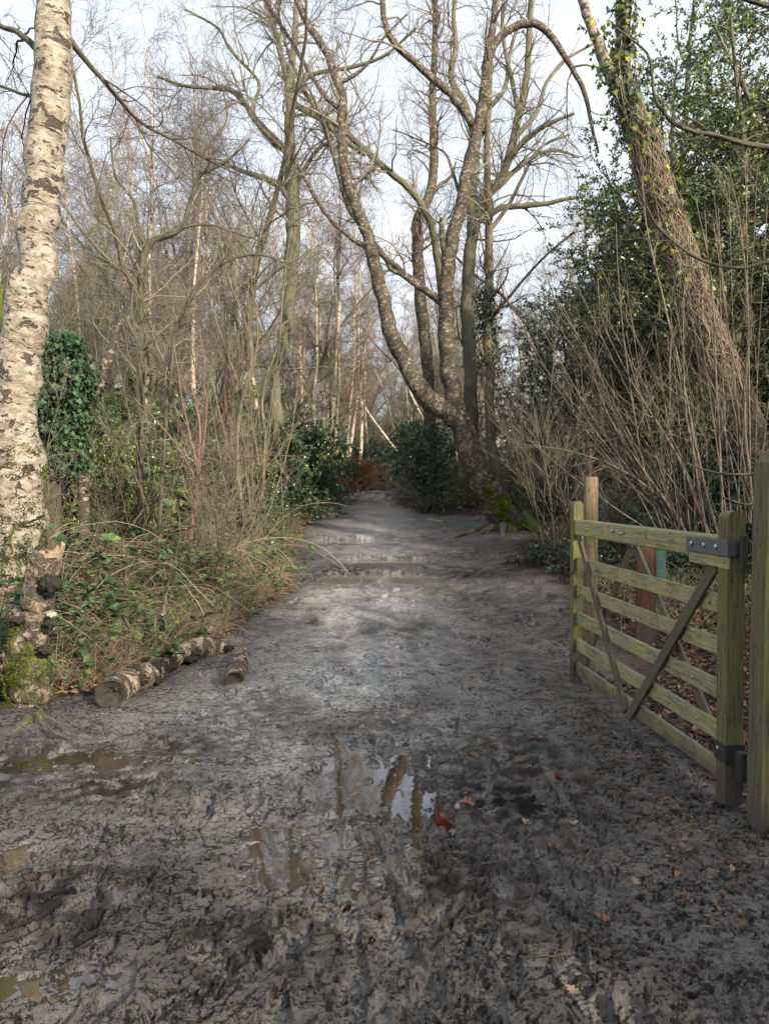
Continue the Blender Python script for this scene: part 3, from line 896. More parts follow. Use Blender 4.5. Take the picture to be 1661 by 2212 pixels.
# top strap hinge
mb = MB(); mb.box((-.052, .0445, 1.222), (.36, .0505, 1.298), bev=.002); mb.box((-.058, -.03, 1.222), (-.052, .0505, 1.298)); mb.box((-.052, -.0505, 1.222), (.30, -.0445, 1.298), bev=.002)
mb.build('hinge_strap', M['galv'], gate, smooth=False, fixn=True)
mb = MB(); mb.box((-.0115 - .045, .0365, 1.165), (.34, .0435, 1.220)); mb.build('packing_block', M['rail'], gate, smooth=False, fixn=True)
for x in (.05, .17, .30):
    mb = MB(); cyl(mb, (x, .0505, 1.262), (0, 1, 0), .016, .010, 12, .010); mb.build('bolt', M['bolt'], gate)
mb = MB(); cyl(mb, (-.084, -.012, 1.18), (0, 0, 1), .018, .145); cyl(mb, (-.084, -.012, 1.17), (0, 0, 1), .030, .022)
mb.box((-.105, -.150, 1.17), (-.063, -.01, 1.193)); mb.box((-.075, -.04, 1.235), (-.05, .01, 1.29)); mb.build('hinge_pin', M['darkmetal'], gate, fixn=True, smooth=False)
# lower hinge
mb = MB(); mb.box((-.05, .0435, .235), (.055, .049, .325), bev=.002); mb.box((-.055, -.045, .235), (-.05, .049, .325)); mb.box((-.05, -.05, .235), (.05, -.0445, .325)); mb.build('hinge_band', M['darkmetal'], gate, smooth=False, fixn=True)
mb = MB(); cyl(mb, (-.085, -.012, .165), (0, 0, 1), .026, .14); mb.box((-.10, -.15, .185), (-.068, -.01, .205)); mb.box((-.075, -.03, .21), (-.05, .01, .29)); mb.build('hinge_pin', M['darkmetal'], gate, fixn=True, smooth=False)
mb = MB(); cyl(mb, (.02, .0475, .29), (0, 1, 0), .014, .008, 10, .008); mb.build('bolt', M['bolt'], gate)
for x, z in ((xm + .24, 1.27), (xm + .08, 1.26), ):
    mb = MB(); cyl(mb, (x, .033, z), (0, 1, 0), .010, .014, 8); cyl(mb, (x, .040, z), (0, 1, 0), .005, .02, 8); mb.build('bolt', M['bolt'], gate)
for x, z in ((.62, .97), (.36, .55), (.30, .35), (1.55, .76), (1.2, .55)):
    mb = MB(); cyl(mb, (x, .010, z), (0, 1, 0), .009, .007, 8, .006); mb.build('bolt', M['bolt'], gate)

# big gate post with a four-sided chamfered top
gp = empty('gate_post', (1.742, 3.385, 0), 'tall thick square gate post with pointed top at the right edge', 'post')
mb = MB(); h = .067; V = []
for z, r in ((-.4, h), (1.665, h), (1.725, .028)):
    V += [(-r, -r, z), (r, -r, z), (r, r, z), (-r, r, z)]
q = []
for l_ in (0, 4):
    for i in range(4): q.append([l_ + i, l_ + (i + 1) % 4, l_ + 4 + (i + 1) % 4, l_ + 4 + i])
q.append([8, 9, 10, 11]); mb.add(np.array(V), q); mb.build('post_shaft', M['post'], gp, smooth=False, fixn=True)
# round stop post
rp = empty('round_post', (1.665, 6.10, float(gz(1.665, 6.1))), 'pale new round wooden post behind the far end of the gate', 'post')
rp.rotation_euler = (0, rad(-.4), 0)
mb = MB(); P = np.array([[0, 0, -.3], [0, 0, .3], [0, 0, .9], [0, 0, 1.592], [0, 0, 1.605]]); mb.tubes(P, np.array([.058, .058, .058, .057, .050]), 24, cap=True, s0=0); mb.build('post_shaft', M['newpost'], rp, smooth=True)
# board and green post behind the gate
g = ghit(1391, 1396)
bd = empty('wooden_board', g, 'upright reddish brown board seen through the bars of the gate', 'board')
mb = MB(); h = .93; mb.box((-.088, -.017, -.2), (.078, .014, h - .03), bev=.004); mb.box((.080, -.016, -.2), (.096, .016, h - .05), bev=.003); mb.build('plank', M['board'], bd, smooth=False, fixn=True)
bd.rotation_euler = (0, 0, rad(4))
gr = empty('green_post', (2.93, 8.05, float(gz(2.93, 8.05))), 'dark green painted post behind the reddish brown board', 'post')
mb = MB(); mb.box((-.052, -.04, -.3), (.052, .04, .74), bev=.006); mb.build('post_shaft', M['green'], gr, smooth=False, fixn=True)
# chain round the far stile
ch = empty('chain', (1.50, 5.85, .86), 'rusty chain hanging round the far upright of the gate', 'chain')
cpts = []
for a in np.linspace(-.3, 2 * np.pi - .3, 34, endpoint=False):
    # loop round stile and round post
    cpts.append((.085 + .155 * math.cos(a), .13 + .205 * math.sin(a), -.012 * math.cos(a * 2) - .02 * max(0, math.cos(a))))
cp = np.array(cpts)
tl = np.array([(-.075, -.045 - .006 * i, -.02 - .026 * i) for i in range(6)])
for seq, closed in ((cp, True), (tl, False)):
    m_ = len(seq)
    for i in range(m_ if closed else m_ - 1):
        a = seq[i]; b = seq[(i + 1) % m_]; c = (a + b) / 2; d = b - a; L_ = np.linalg.norm(d); d = d / L_
        n1 = np.cross(d, [0, 0, 1.]) if abs(d[2]) < .9 else np.array([1., 0, 0]); n1 /= np.linalg.norm(n1); n2 = np.cross(d, n1)
        u = n1 if i % 2 else n2
        th = np.linspace(0, 2 * np.pi, 13)
        P = c + np.outer(np.cos(th) * L_ * .72, d) + np.outer(np.sin(th) * .0085, u)
        mb = MB(); mb.tubes(P, np.full(13, .0026), 5); mb.build('link', M['chain'], ch)

# sleeper by the leaning birch
g = ghit(938, 1130)
sl = empty('timber_edging', g, 'short pale timber edging lying on the mud left of the leaning birch', 'timber')
mb = MB(); mb.box((-.26, -.05, -.05), (.26, .05, .07), bev=.006); mb.build('beam', M['sleeper'], sl, smooth=False, fixn=True); sl.rotation_euler = (0, rad(3), rad(-50))

# ------------------------------------------------------------------ logs


def lump_mesh(c, r, mat_, parent, b, name='fungus', flat=(1, 1, .7), n=14, amp=.3, seed=0):
    mb = MB(); th = np.linspace(.001, np.pi - .001, n); ph = np.linspace(0, 2 * np.pi, n * 2, endpoint=False)
    T_, Pp = np.meshgrid(th, ph, indexing='ij')
    d = np.stack([np.sin(T_) * np.cos(Pp), np.sin(T_) * np.sin(Pp), np.cos(T_)], -1)
    nn = pn(d[..., 0] * 2.3 + seed, d[..., 1] * 2.3 + d[..., 2] * 2, 91) + .6 * pn(d[..., 0] * 6 + seed, d[..., 1] * 6 + d[..., 2] * 5, 92) + .35 * pn(d[..., 0] * 14, d[..., 2] * 14 + seed, 93)
    V = np.array(c) + d * (r * (1 + amp * nn))[..., None] * np.array(flat)
    m = n * 2; i, j = np.meshgrid(np.arange(n - 1), np.arange(m), indexing='ij')
    q = np.stack([i * m + j, (i + 1) * m + j, (i + 1) * m + (j + 1) % m, i * m + (j + 1) % m], -1)
    mb.add(V, q); return mb.build(name, mat_, parent, b)




def log_obj(name, label, pts, mats, cat='log'):
    """pts: (px, py_ground, radius m)"""
    G = []
    for px, py, r in pts:
        g = ghit(px, py); G.append([g[0], g[1], g[2] + r * .80, r])
    S = spline(np.array(G), 40)
    b = np.array([S[0][0], S[0][1], float(gz(S[0][0], S[0][1]))])
    root = empty(name, b, label, cat)
    P = S[:, :3]; R = S[:, 3]
    P = P + np.stack([.02 * pn(np.arange(40) * .22, np.full(40, 3.), 5), np.zeros(40), .012 * pn(np.arange(40) * .3, np.full(40, 8.), 6)], -1)
    mb = MB(); mb.tubes(P, R, 26, lump=.13); mb.build('bark', mats, root, b)
    for e, s_ in ((0, -1), (39, 1)):
        d = P[e] - P[e - s_]; d /= np.linalg.norm(d)
        mb = MB(); n = 26; a = np.linspace(0, 2 * np.pi, n, endpoint=False)
        u = np.cross(d, [0, 0, 1.]); u /= np.linalg.norm(u); v = np.cross(u, d)
        V = [P[e] + d * .0]
        rings = []
        for rr, dep in ((1.03, -.012), (.98, .012), (.85, -.01), (.55, -.025), (.25, -.045)):
            ring = P[e] + d * dep + np.outer(np.cos(a), u) * R[e] * rr + np.outer(np.sin(a), v) * R[e] * rr
            ring = ring + d[None] * (.014 * pn(np.cos(a) * 2.2 + rr * 7, np.sin(a) * 2.2, 7))[:, None]
            rings.append(ring)
        V = np.concatenate(rings + [P[e][None] - d * .05])
        q = [[r_ * n + i, r_ * n + (i + 1) % n, (r_ + 1) * n + (i + 1) % n, (r_ + 1) * n + i] for r_ in range(4) for i in range(n)]
        t = [[4 * n + i, 4 * n + (i + 1) % n, 5 * n] for i in range(n)]
        mb.add(V, q, t); mb.build('end_grain', M['endwood'], root, b, fixn=True)
    return root, b, P, R


la, lab_, LPa, LRa = log_obj('birch_log', 'nearest, thickest birch log of the row, its black rotten end facing the viewer', [(240, 1526, .105), (262, 1508, .10), (290, 1492, .088), (318, 1480, .092), (335, 1470, .075)], M['log'])
lg, lb, LP, LR = log_obj('birch_log', 'longer crooked birch log with black fungus lying behind the nearest log', [(338, 1468, .085), (350, 1450, .092), (385, 1432, .078), (425, 1420, .095), (460, 1414, .08), (486, 1409, .045)], M['log'])
for f, sd_, r, fl in ((.35, (-.02, .07), .045, (1, 1, .6)), (.60, (.07, .02), .05, (1, .9, .8)), (.72, (-.03, .07), .05, (1, 1, .7)), (.85, (.08, -.03), .045, (1, .9, .7)), (.95, (.02, .05), .05, (1, 1, .8))):
    lump_mesh(LPa[int(f * 39)] + np.array([sd_[0], -.03, sd_[1]]), r, M['fungus'], la, lab_, flat=fl, amp=.5, seed=f * 70)
for f, sd_, r, fl, mm in ((.05, (.05, .03), .06, (1, 1, .9), 'fungus'), (.22, (.085, -.01), .055, (1, .9, .8), 'fungus'), (.47, (-.03, .07), .05, (1, 1, .7), 'fungus'), (.52, (.11, -.03), .06, (1.2, .9, .4), 'fungus'), (.60, (.10, .0), .045, (1, 1, .9), 'fungus'), (.24, (.09, .01), .035, (.8, .8, .9), 'fungus'), (.97, (.08, -.0), .035, (1.2, 1, .8), 'fungus')):
    c = LP[int(f * 39)] + np.array([sd_[0], -.03, sd_[1]]); lump_mesh(c, r, M[mm], lg, lb, flat=fl, amp=.45, seed=f * 50)
stub = traced(7.0, [(415, 1388, 18), (440, 1372, 20), (460, 1360, 16)], K=8)
mb = MB(); mb.tubes(stub[0], stub[1], 14, lump=.12, cap=True); mb.build('branch_stub', M['log'], lg, lb)
sg, sb, SP, SR = log_obj('birch_log', 'short broken piece of birch log lying on the mud', [(506, 1484, .066), (515, 1455, .075), (524, 1425, .058)], M['log'])
lump_mesh(SP[20] + np.array([.05, -.02, .04]), .03, M['fungus'], sg, sb, seed=4)

# ------------------------------------------------------------------ fallen leaves lying on the mud
LEAFM = mat_leaf('fallen_leaf', [(0, (.12, .04, .015)), (.5, (.20, .08, .03)), (1, (.26, .12, .055))], .4, .5, .15)
LEAFR = mat_leaf('red_leaf', [(0, (.13, .014, .007)), (1, (.18, .024, .01))], .3, .6, .2)
LEAFP = mat_leaf('pale_leaf', [(0, (.26, .165, .11)), (1, (.34, .22, .14))], .5, .5, .15)


def oak_leaf(L, m, seed=0, curl=.5, lobed=True):
    g = np.random.default_rng(seed); n = 22; s = np.linspace(0, 1, n)
    w = .30 * np.sin(np.pi * s ** .8) ** .8 * (1 + (.34 * np.sin(s * 2 * np.pi * 3.6) if lobed else .04 * np.sin(s * 30))) + .012
    mb = MB(); cols = np.linspace(-1, 1, 7); V = []
    ph = g.uniform(0, 6)
    for i in range(n):
        for c in cols:
            x = c * w[i] * L; y = (s[i] - .5) * L
            z = curl * L * (.55 * (x / L) ** 2 * 4 + .10 * math.sin(y / L * 7 + ph) + .12 * (s[i] - .5) ** 2 * 4 + .06 * math.sin(c * 3 + s[i] * 9 + ph))
            V.append((x, y, z))
    q = [[i * 7 + j, i * 7 + j + 1, (i + 1) * 7 + j + 1, (i + 1) * 7 + j] for i in range(n - 1) for j in range(6)]
    mb.add(np.array(V), q)
    mb.tubes(np.array([[0, -.5 * L, .01 * L], [.02 * L, -.62 * L, .02 * L], [.05 * L, -.72 * L, .0]]), np.array([.010, .008, .006]) * L, 4)
    return mb


FL = [(955, 1812, .125, 'red', 'dark red curled leaf standing upright in the near mud, the largest fallen leaf', (rad(60), rad(10), rad(150)), 1.0),
      (1020, 1637, .055, 'orange', 'small orange leaf on the dark mud, farthest of the orange leaves', (rad(30), 0, 1.0), .9),
      (960, 1653, .07, 'orange', 'brown leaf at the top edge of the bright puddled rut', (rad(10), rad(14), 2.1), .6),
      (1008, 1741, .08, 'orange', 'yellowish brown leaf on dark clods left of the muddy white streak', (rad(8), rad(-10), 1.4), .6),
      (1135, 1783, .055, 'pale', 'pale pinkish leaf left of the lobed pale leaf', (0.1, .1, .4), .5),
      (1232, 1786, .075, 'pale', 'pale lobed oak leaf lying flat on the mud', (0.05, .1, 1.9), .4),
      (1193, 1838, .06, 'orange', 'brown leaf half buried in clods below the pale oak leaf', (rad(20), .2, .9), .8),
      (1205, 1688, .06, 'red', 'dark brown leaf in the wet tyre streak', (rad(25), .1, 2.9), .9),
      (1325, 1588, .05, 'pale', 'small pale leaf near the bottom rail of the gate', (.1, .1, .2), .4),
      (1372, 1913, .045, 'pale', 'small buff leaf on the mud near the lower right', (.2, .1, .2), .5),
      (1480, 1948, .055, 'orange', 'curled orange leaf alone on the mud at the lower right', (.4, .1, 1.2), .9),
      (1290, 1985, .035, 'orange', 'small round orange leaf touching a larger brown leaf', (.1, .1, .2), .3),
      (1312, 1998, .065, 'orange', 'brown curled leaf beside the small round orange one', (.3, .1, 1.8), .8),
      (1235, 2148, .055, 'pale', 'pale pink leaf flat on the mud near the bottom edge', (.0, .05, .6), .3),
      (1160, 1600, .09, 'pale', 'long pale torn leaf on the dark mud, above the wet tyre streak', (.2, .3, 2.2), .5),
      (600, 1292, .10, 'orange', 'orange leaf at the edge of the left verge', (.4, .2, .2), .7),
      (172, 1385, .10, 'orange', 'cluster-forming copper leaf caught in the dead grass behind the log', (1.2, .2, .2), .6)]
for i, (px, py, L_, kind, lab, rot, cu) in enumerate(FL):
    g = ghit(px, py); mm = {'red': LEAFR, 'orange': LEAFM, 'pale': LEAFP}[kind]
    o = oak_leaf(L_, mm, i, cu, lobed=(kind != 'red')).build('fallen_leaf', mm, smooth=True)
    o.location = (g[0], g[1], g[2] + .014 + (L_ * .35 if rot[0] > .8 else 0)); o.rotation_euler = rot
    tag(o, lab, 'leaf', 'loose leaves fallen on the mud')

# twigs lying on the mud
for i, (px, py, L_, a_, lab) in enumerate([(790, 1543, .28, .1, 'thin stick lying across the middle of the path'), (1090, 1275, .5, .3, 'dark stick on the bank left of the gate'), (1215, 1362, .22, .0, 'short dark stick just left of the far gate upright'), (455, 1555, .2, .6, 'thin twig near the tiny puddle'), (770, 1845, .16, -.2, 'bent twig over the end of the rut'), (1075, 1870, .14, .2, 'short twig in churned mud below the pale oak leaf'),
                          (1480, 1795, .25, .5, 'twig beside the lower hinge of the gate'), (690, 1402, .3, -.4, 'twig on the pale middle strip of the path'), (300, 1585, .3, .9, 'twig beside the shallow murky puddle'), (1180, 2075, .18, .1, 'small twig near the bottom right'), (160, 1470, .35, .3, 'stick in leaf litter behind the logs')]):
    g = ghit(px, py); K = 9; s_ = np.linspace(-.5, .5, K); r_ = np.random.default_rng(i + 900)
    P = np.stack([g[0] + s_ * L_ * math.cos(a_) + .02 * L_ * r_.normal(size=K), g[1] + s_ * L_ * math.sin(a_) + .02 * L_ * r_.normal(size=K), np.full(K, g[2] + .012) + .006 * r_.random(K)], -1)
    mb = MB(); mb.tubes(P, np.linspace(.0055, .002, K), 6, lump=.2)
    b_ = P[5]; mb.tubes(np.array([b_, b_ + np.array([.12 * L_, .14 * L_, .01]), b_ + np.array([.26 * L_, .2 * L_, .0])]), np.array([.003, .002, .0012]), 5)
    tag(mb.build('fallen_twig', M['dark']), lab, 'twig', 'twigs lying on the mud')

# ================================================================== traced trees
# 1 big birch at the left edge
T1 = [[[(50, 1400, 150, .4), (45, 1250, 135, .5), (38, 1100, 122, .45), (36, 1000, 112, .2), (33, 900, 102, .0), (40, 800, 96, 0), (54, 700, 98, .0), (76, 600, 84, 0), (84, 500, 82, 0), (91, 400, 84, 0), (100, 300, 83, 0), (115, 200, 84, 0), (120, 100, 80, 0), (116, 0, 72, 0), (114, -90, 66, 0), (120, -300, 50, 0)], {}],
      [[(50, 740, 80, .9), (15, 680, 66, .95), (-25, 610, 50, .8), (-70, 520, 40, .5), (-110, 380, 32, 0), (-130, 200, 24, 0)], dict(d1=.4)],
      [[(150, 85, 16), (185, 130, 12), (230, 180, 10), (300, 260, 8), (370, 300, 6), (450, 345, 5), (520, 380, 3)], dict(d1=1.2)],
      [[(90, 115, 18), (40, 70, 13), (0, 55, 11), (-60, 20, 9)], dict(d1=.8)],
      [[(90, 215, 10), (40, 200, 7), (0, 185, 6), (-60, 180, 5)], dict(d1=.8)]]
t1, b1, P1, R1 = traced_tree('birch_tree', 'big leaning pale birch trunk filling the left edge, with mossy base', 'tree', 7.2, T1, M['birch_near'], M['dark'], M['twig_dark'],
                             dict(n=(34, 130, 700), l=(1.3, .7, .35), skip=2, t0=.1, trop=.0, wig=.2, ang=45), lump=.055, S=56, wsc=.93)
Pp, Rp, _ = traced(7.2, T1[0][0])
# 2 broken stump
SY = 5.05
P, R, ms = traced(SY, [(72, 1575, 120, .1), (72, 1545, 95, .2), (66, 1500, 92, .5), (60, 1450, 92, .6), (62, 1400, 84, .6), (70, 1350, 74, .4), (80, 1300, 70, .35), (92, 1250, 66, .2), (98, 1210, 64, .0), (102, 1192, 58, 0)], K=46)
sb2 = np.array([P[0][0], P[0][1], float(gz(P[0][0], P[0][1]))])
stp = empty('birch_stump', sb2, 'broken mossy birch stump with jagged pale top and fungus lumps, beside the mud', 'stump')
mb = MB(); mb.tubes(P, R, 48, moss=ms, lump=.16, cap=False); mb.build('trunk', M['stump'], stp, sb2)
# jagged top: splinters rising from the rim, hollow inside
mb = MB(); top = P[-1]; rt = R[-1]
for i in range(46):
    a = rng.uniform(0, 2 * np.pi); h = rng.uniform(.0, .022) + (.075 * rng.random() if math.cos(a) > .6 else 0)
    c = top + np.array([math.cos(a) * rt * .93, math.sin(a) * rt * .93, -.03])
    d = np.array([math.cos(a) * .15 + rng.normal(0, .15), math.sin(a) * .15, 1.0]); d /= np.linalg.norm(d)
    wd = rng.uniform(.008, .022); tg = np.array([-math.sin(a), math.cos(a), 0])
    V = [c - tg * wd, c + tg * wd, c + tg * wd * .6 + d * (h * .7 + .03), c + d * (h + .03), c - tg * wd * .7 + d * (h * .4 + .03)]
    V = V + [v - np.array([math.cos(a), math.sin(a), 0]) * .012 for v in V]
    mb.add(np.array(V), [[0, 1, 6, 5], [1, 2, 7, 6], [4, 0, 5, 9]], [[0, 1, 2], [0, 2, 3], [0, 3, 4], [5, 7, 6], [5, 8, 7], [5, 9, 8], [2, 3, 8], [2, 8, 7], [3, 4, 9], [3, 9, 8]])
mb.build('jagged_rim', M['splinter'], stp, sb2, smooth=False)
lump_mesh(top + np.array([0, 0, -.05]), rt * .9, M['endwood'], stp, sb2, 'rotten_core', (1, 1, .5), seed=3)
for (px, py, r, mm, fl, am, nm) in ((110, 1262, .065, 'fungus', (1, .8, .85), .5, 'fungus'), (112, 1328, .024, 'fungus_pale', (1.3, 1, .8), .3, 'bracket_fungus'), (110, 1347, .035, 'fungus', (1, 1, .8), .5, 'fungus'),
                                (100, 1405, .042, 'fungus', (1.2, 1, .7), .5, 'fungus'), (40, 1340, .04, 'fungus', (1, 1, .6), .5, 'fungus')):
    c = at(px, py, SY - .13); lump_mesh(c, r, M[mm], stp, sb2, nm, fl, amp=am, seed=px * .1)
MB_moss = mat_leaf('moss_tufts', [(0, (.07, .10, .012)), (.6, (.25, .30, .03)), (1, (.48, .52, .06))], .9, .1, .1)
M['moss'] = MB_moss
M['moss_dark'] = mat_leaf('dark_moss_tufts', [(0, (.03, .045, .008)), (.6, (.075, .095, .015)), (1, (.15, .17, .025))], .9, .1, .1)
for (px, py, r) in ((36, 1440, .115), (50, 1490, .085), (30, 1400, .06), (70, 1395, .05)):
    c = at(px, py, SY - .02); lump_mesh(c, r, M['stump'], stp, sb2, 'burr', (.9, .8, 1.0), amp=.45, seed=px * .3)


def moss_on(P, R, n, root, b, t0, t1, side=None, L=.018, m='moss'):
    K = len(P); f = rng.uniform(t0, t1, n) * (K - 1); i = np.minimum(f.astype(int), K - 2); fr = (f - i)[:, None]
    c = P[i] + (P[i + 1] - P[i]) * fr; r = R[i]
    a = rng.uniform(0, 2 * np.pi, n) if side is None else rng.normal(side, .8, n)
    keep = pn(a * 1.5 + 3, c[:, 2] * 5, 95) > -.05
    c, r, a = c[keep], r[keep], a[keep]; o = np.stack([np.cos(a), np.sin(a), np.zeros(len(a))], -1)
    d = o + rng.normal(0, .4, o.shape); nn = rng.normal(size=o.shape)
    mb = MB(); mb.leaves(c + o * (r * 1.0)[:, None], d, nn, L, L * .6, .1, 'diamond'); return mb.build('moss', M[m], root, b, smooth=False)


moss_on(P, R * 1.03, 5200, stp, sb2, .12, .62, side=math.pi * 1.25, L=.016, m='moss_dark')
# roots running out into the mud
for k_, pts in enumerate(([(84, 1548), (118, 1562), (150, 1570), (178, 1590)], [(80, 1556), (104, 1578), (146, 1592), (170, 1604)], [(62, 1560), (36, 1578), (2, 1586)])):
    G = []
    for i, p in enumerate(pts):
        g = ghit(*p); G.append([g[0], g[1], g[2] + (.03 if i == 0 else .008 if i < len(pts) - 1 else -.02), (.034, .022, .013, .006)[min(i, 3)]])
    S_ = spline(np.array(G), 20); S_[:, 0] += .02 * pn(np.arange(20) * .35, np.full(20, k_ * 3.), 8); S_[:, 2] -= .012; mb = MB(); mb.tubes(S_[:, :3], S_[:, 3], 12, moss=np.linspace(.5, 0, 20), lump=.3); mb.build('root', M['dark'], stp, sb2)
moss_on(Pp, Rp * .94, 4500, t1, b1, .06, .26, side=math.pi * 1.72, L=.02, m='moss_dark')

# 3 leaning forked birch right of the path
Y3 = ghit(1085, 1142)[1]
T3 = [[[(1096, 1142, 84, .5), (1082, 1110, 74, .4), (1062, 1075, 68, .2), (1037, 1030, 64, .1), (1010, 960, 60, 0), (986, 905, 55, 0), (955, 880, 50, 0), (925, 860, 50, 0), (890, 810, 45, .1), (857, 750, 42, .3), (838, 690, 37, .1), (825, 630, 35, .0), (806, 560, 34), (793, 500, 30), (768, 440, 28), (750, 390, 26), (740, 330, 24), (738, 270, 24), (741, 215, 22), (725, 165, 20), (703, 110, 18), (670, 60, 17), (642, 0, 16), (620, -60, 14), (600, -160, 9)], {}],
      [[(990, 915, 42), (980, 870, 44), (970, 810, 44), (965, 740, 42), (963, 660, 40), (966, 600, 38), (972, 540, 36), (986, 480, 34), (1003, 410, 34), (1015, 350, 32), (1030, 290, 31), (1041, 235, 29), (1050, 170, 26), (1056, 110, 22), (1066, 50, 17), (1071, 0, 15), (1080, -90, 10)], {}],
      [[(1052, 130, 20), (1075, 85, 20), (1108, 60, 19), (1145, 50, 19), (1175, 62, 18), (1205, 100, 16), (1240, 155, 13), (1262, 200, 12), (1275, 260, 9), (1292, 330, 6)], dict(d1=-.3)],
      [[(1040, 290, 20), (1012, 255, 21), (975, 205, 20), (930, 165, 19), (890, 130, 17), (852, 92, 17), (832, 50, 15), (825, 0, 14), (815, -60, 11)], dict(d1=.4)],
      [[(966, 668, 16), (938, 640, 17), (905, 620, 14), (870, 595, 13), (845, 582, 11), (835, 565, 9)], dict(d0=.0, d1=.0)],
      [[(966, 668, 16), (935, 640, 17), (885, 600, 16), (832, 556, 16), (790, 500, 16), (758, 455, 16), (742, 410, 15), (720, 330, 12), (690, 250, 11), (650, 180, 9), (620, 100, 7), (600, 20, 5)], dict(d0=.0, d1=1.0)],
      [[(800, 540, 14), (760, 515, 12), (720, 480, 11), (690, 440, 11), (665, 395, 10), (640, 350, 9), (610, 310, 8), (560, 260, 7), (520, 200, 5), (500, 150, 4)], dict(d1=.9)],
      [[(742, 245, 12), (700, 205, 11), (665, 150, 11), (630, 90, 10), (590, 30, 9), (565, -20, 8), (550, -90, 6)], dict(d1=.7)],
      [[(735, 180, 9), (770, 160, 8), (800, 130, 7), (830, 80, 5), (880, 30, 4)], dict(d1=-.5)],
      [[(965, 560, 16), (955, 520, 15), (953, 470, 10)], dict(d1=-.1)],
      [[(1000, 440, 10), (980, 380, 8), (960, 330, 6), (900, 300, 4), (850, 280, 3)], dict(d1=.8)],
      [[(985, 900, 30), (960, 880, 22), (930, 850, 14)], dict(d1=-.1)]]
t3, b3, P3, R3 = traced_tree('birch_tree', 'leaning forked birch with mossy foot on the right side of the path', 'tree', Y3, T3, M['birch_mid'], M['birch_mid'], M['twig_brown'],
                             dict(n=(80, 460, 2400), l=(1.9, 1.0, .5), t0=.5, skip=0, trop=.03, wig=.2), lump=.07, S=30, wsc=.84)
Pq, Rq, _ = traced(Y3, T3[0][0])
moss_on(Pq, Rq * .88, 16000, t3, b3, .0, .075, side=-.7, L=.032)
# mossy buttress and roots
for pts, m_ in (([(1064, 1082), (1112, 1112), (1148, 1142), (1185, 1162)], .95), ([(1088, 1126), (1030, 1146), (990, 1160), (975, 1162)], .5), ([(1092, 1128), (1106, 1148), (1130, 1155)], .8), ([(1085, 1128), (1056, 1151), (1045, 1165)], 0), ([(1088, 1130), (1085, 1156), (1080, 1165)], 0), ([(1085, 1128), (1040, 1153), (1020, 1158)], 0)):
    G = []
    for i, p in enumerate(pts):
        g = ghit(*p)
        if i == 0: a_ = at(p[0], p[1], Y3); G.append([a_[0], a_[1], a_[2], .20 if m_ > .9 else .10])
        else: G.append([g[0], g[1], g[2] + (.07 if m_ > .9 else .015), (.16, .19 if m_ > .9 else .045, .13 if m_ > .9 else .028, .05 if m_ > .9 else .012)[min(i, 3)]])
    G[-1][2] -= .09
    S_ = spline(np.array(G), 16); mb = MB(); mb.tubes(S_[:, :3], S_[:, 3], 12, moss=np.full(16, m_), lump=.15); mb.build('root', M['oak'], t3, b3)
    if m_ > .7: moss_on(S_[:, :3], S_[:, 3], 5000, t3, b3, 0, 1, L=.035)

# 4 pale birch just behind the fork
Y4 = ghit(935, 1100)[1] * .98
T4 = [[[(938, 1095, 30), (932, 1000, 28), (928, 900, 26), (924, 800, 25), (914, 700, 26), (906, 610, 25), (902, 540, 25), (901, 490, 24), (910, 455, 22), (927, 420, 20), (938, 360, 19), (935, 280, 17), (934, 200, 15), (938, 120, 13), (940, 40, 12), (935, -60, 9)], {}],
      [[(955, 640, 16), (945, 560, 16), (932, 490, 15), (905, 435, 14), (870, 395, 14), (830, 362, 14), (790, 325, 13), (745, 285, 12), (700, 248, 11), (660, 200, 9), (600, 160, 6)], dict(d1=-1)],
      [[(925, 430, 10), (950, 400, 8), (975, 380, 6), (985, 350, 4)], {}]]
t4, b4, P4, R4 = traced_tree('birch_tree', 'slim birch with ivy round its foot rising straight behind the forked leaning birch', 'tree', Y4, T4, M['birch_mid'], M['oak'], M['twig_red'], dict(n=(60, 420, 2200), l=(1.9, 1.0, .5), t0=.45, wig=.2), lump=.07, S=16)

ivy_on(t4, b4, P4[0], R4[0], 1500, .085, 'ivy', spread=3.4, t0=.0, t1=.17)

# 5 slender ivy-clad trunk right behind the leaning birch
T5 = [[[(1088, 1100, 26), (1074, 1030, 24), (1062, 960, 22), (1056, 880, 21), (1058, 800, 20), (1050, 700, 20), (1056, 600, 18), (1056, 480, 16), (1051, 350, 13), (1056, 230, 11), (1060, 120, 9), (1068, 20, 7), (1075, -80, 5)], {}],
      [[(1056, 500, 10), (1100, 440, 8), (1130, 380, 7), (1165, 320, 6), (1230, 290, 4)], dict(d1=.6)],
      [[(1052, 700, 8), (1100, 640, 6), (1170, 560, 5), (1240, 500, 4)], dict(d1=-.6)]]
t5, b5, P5, R5 = traced_tree('slender_tree', 'slender straight tree with ivy patches just right of the leaning birch', 'tree', Y3 + .5, T5, M['tan'], M['tan'], M['twig_brown'], dict(n=(40, 220, 900), l=(1.5, .8, .45), t0=.3, wig=.18), S=14)
ivy_on(t5, b5, P5[0], R5[0], 500, .07, 'ivy', spread=3.2, t0=.28, t1=.42, shape='ivy')

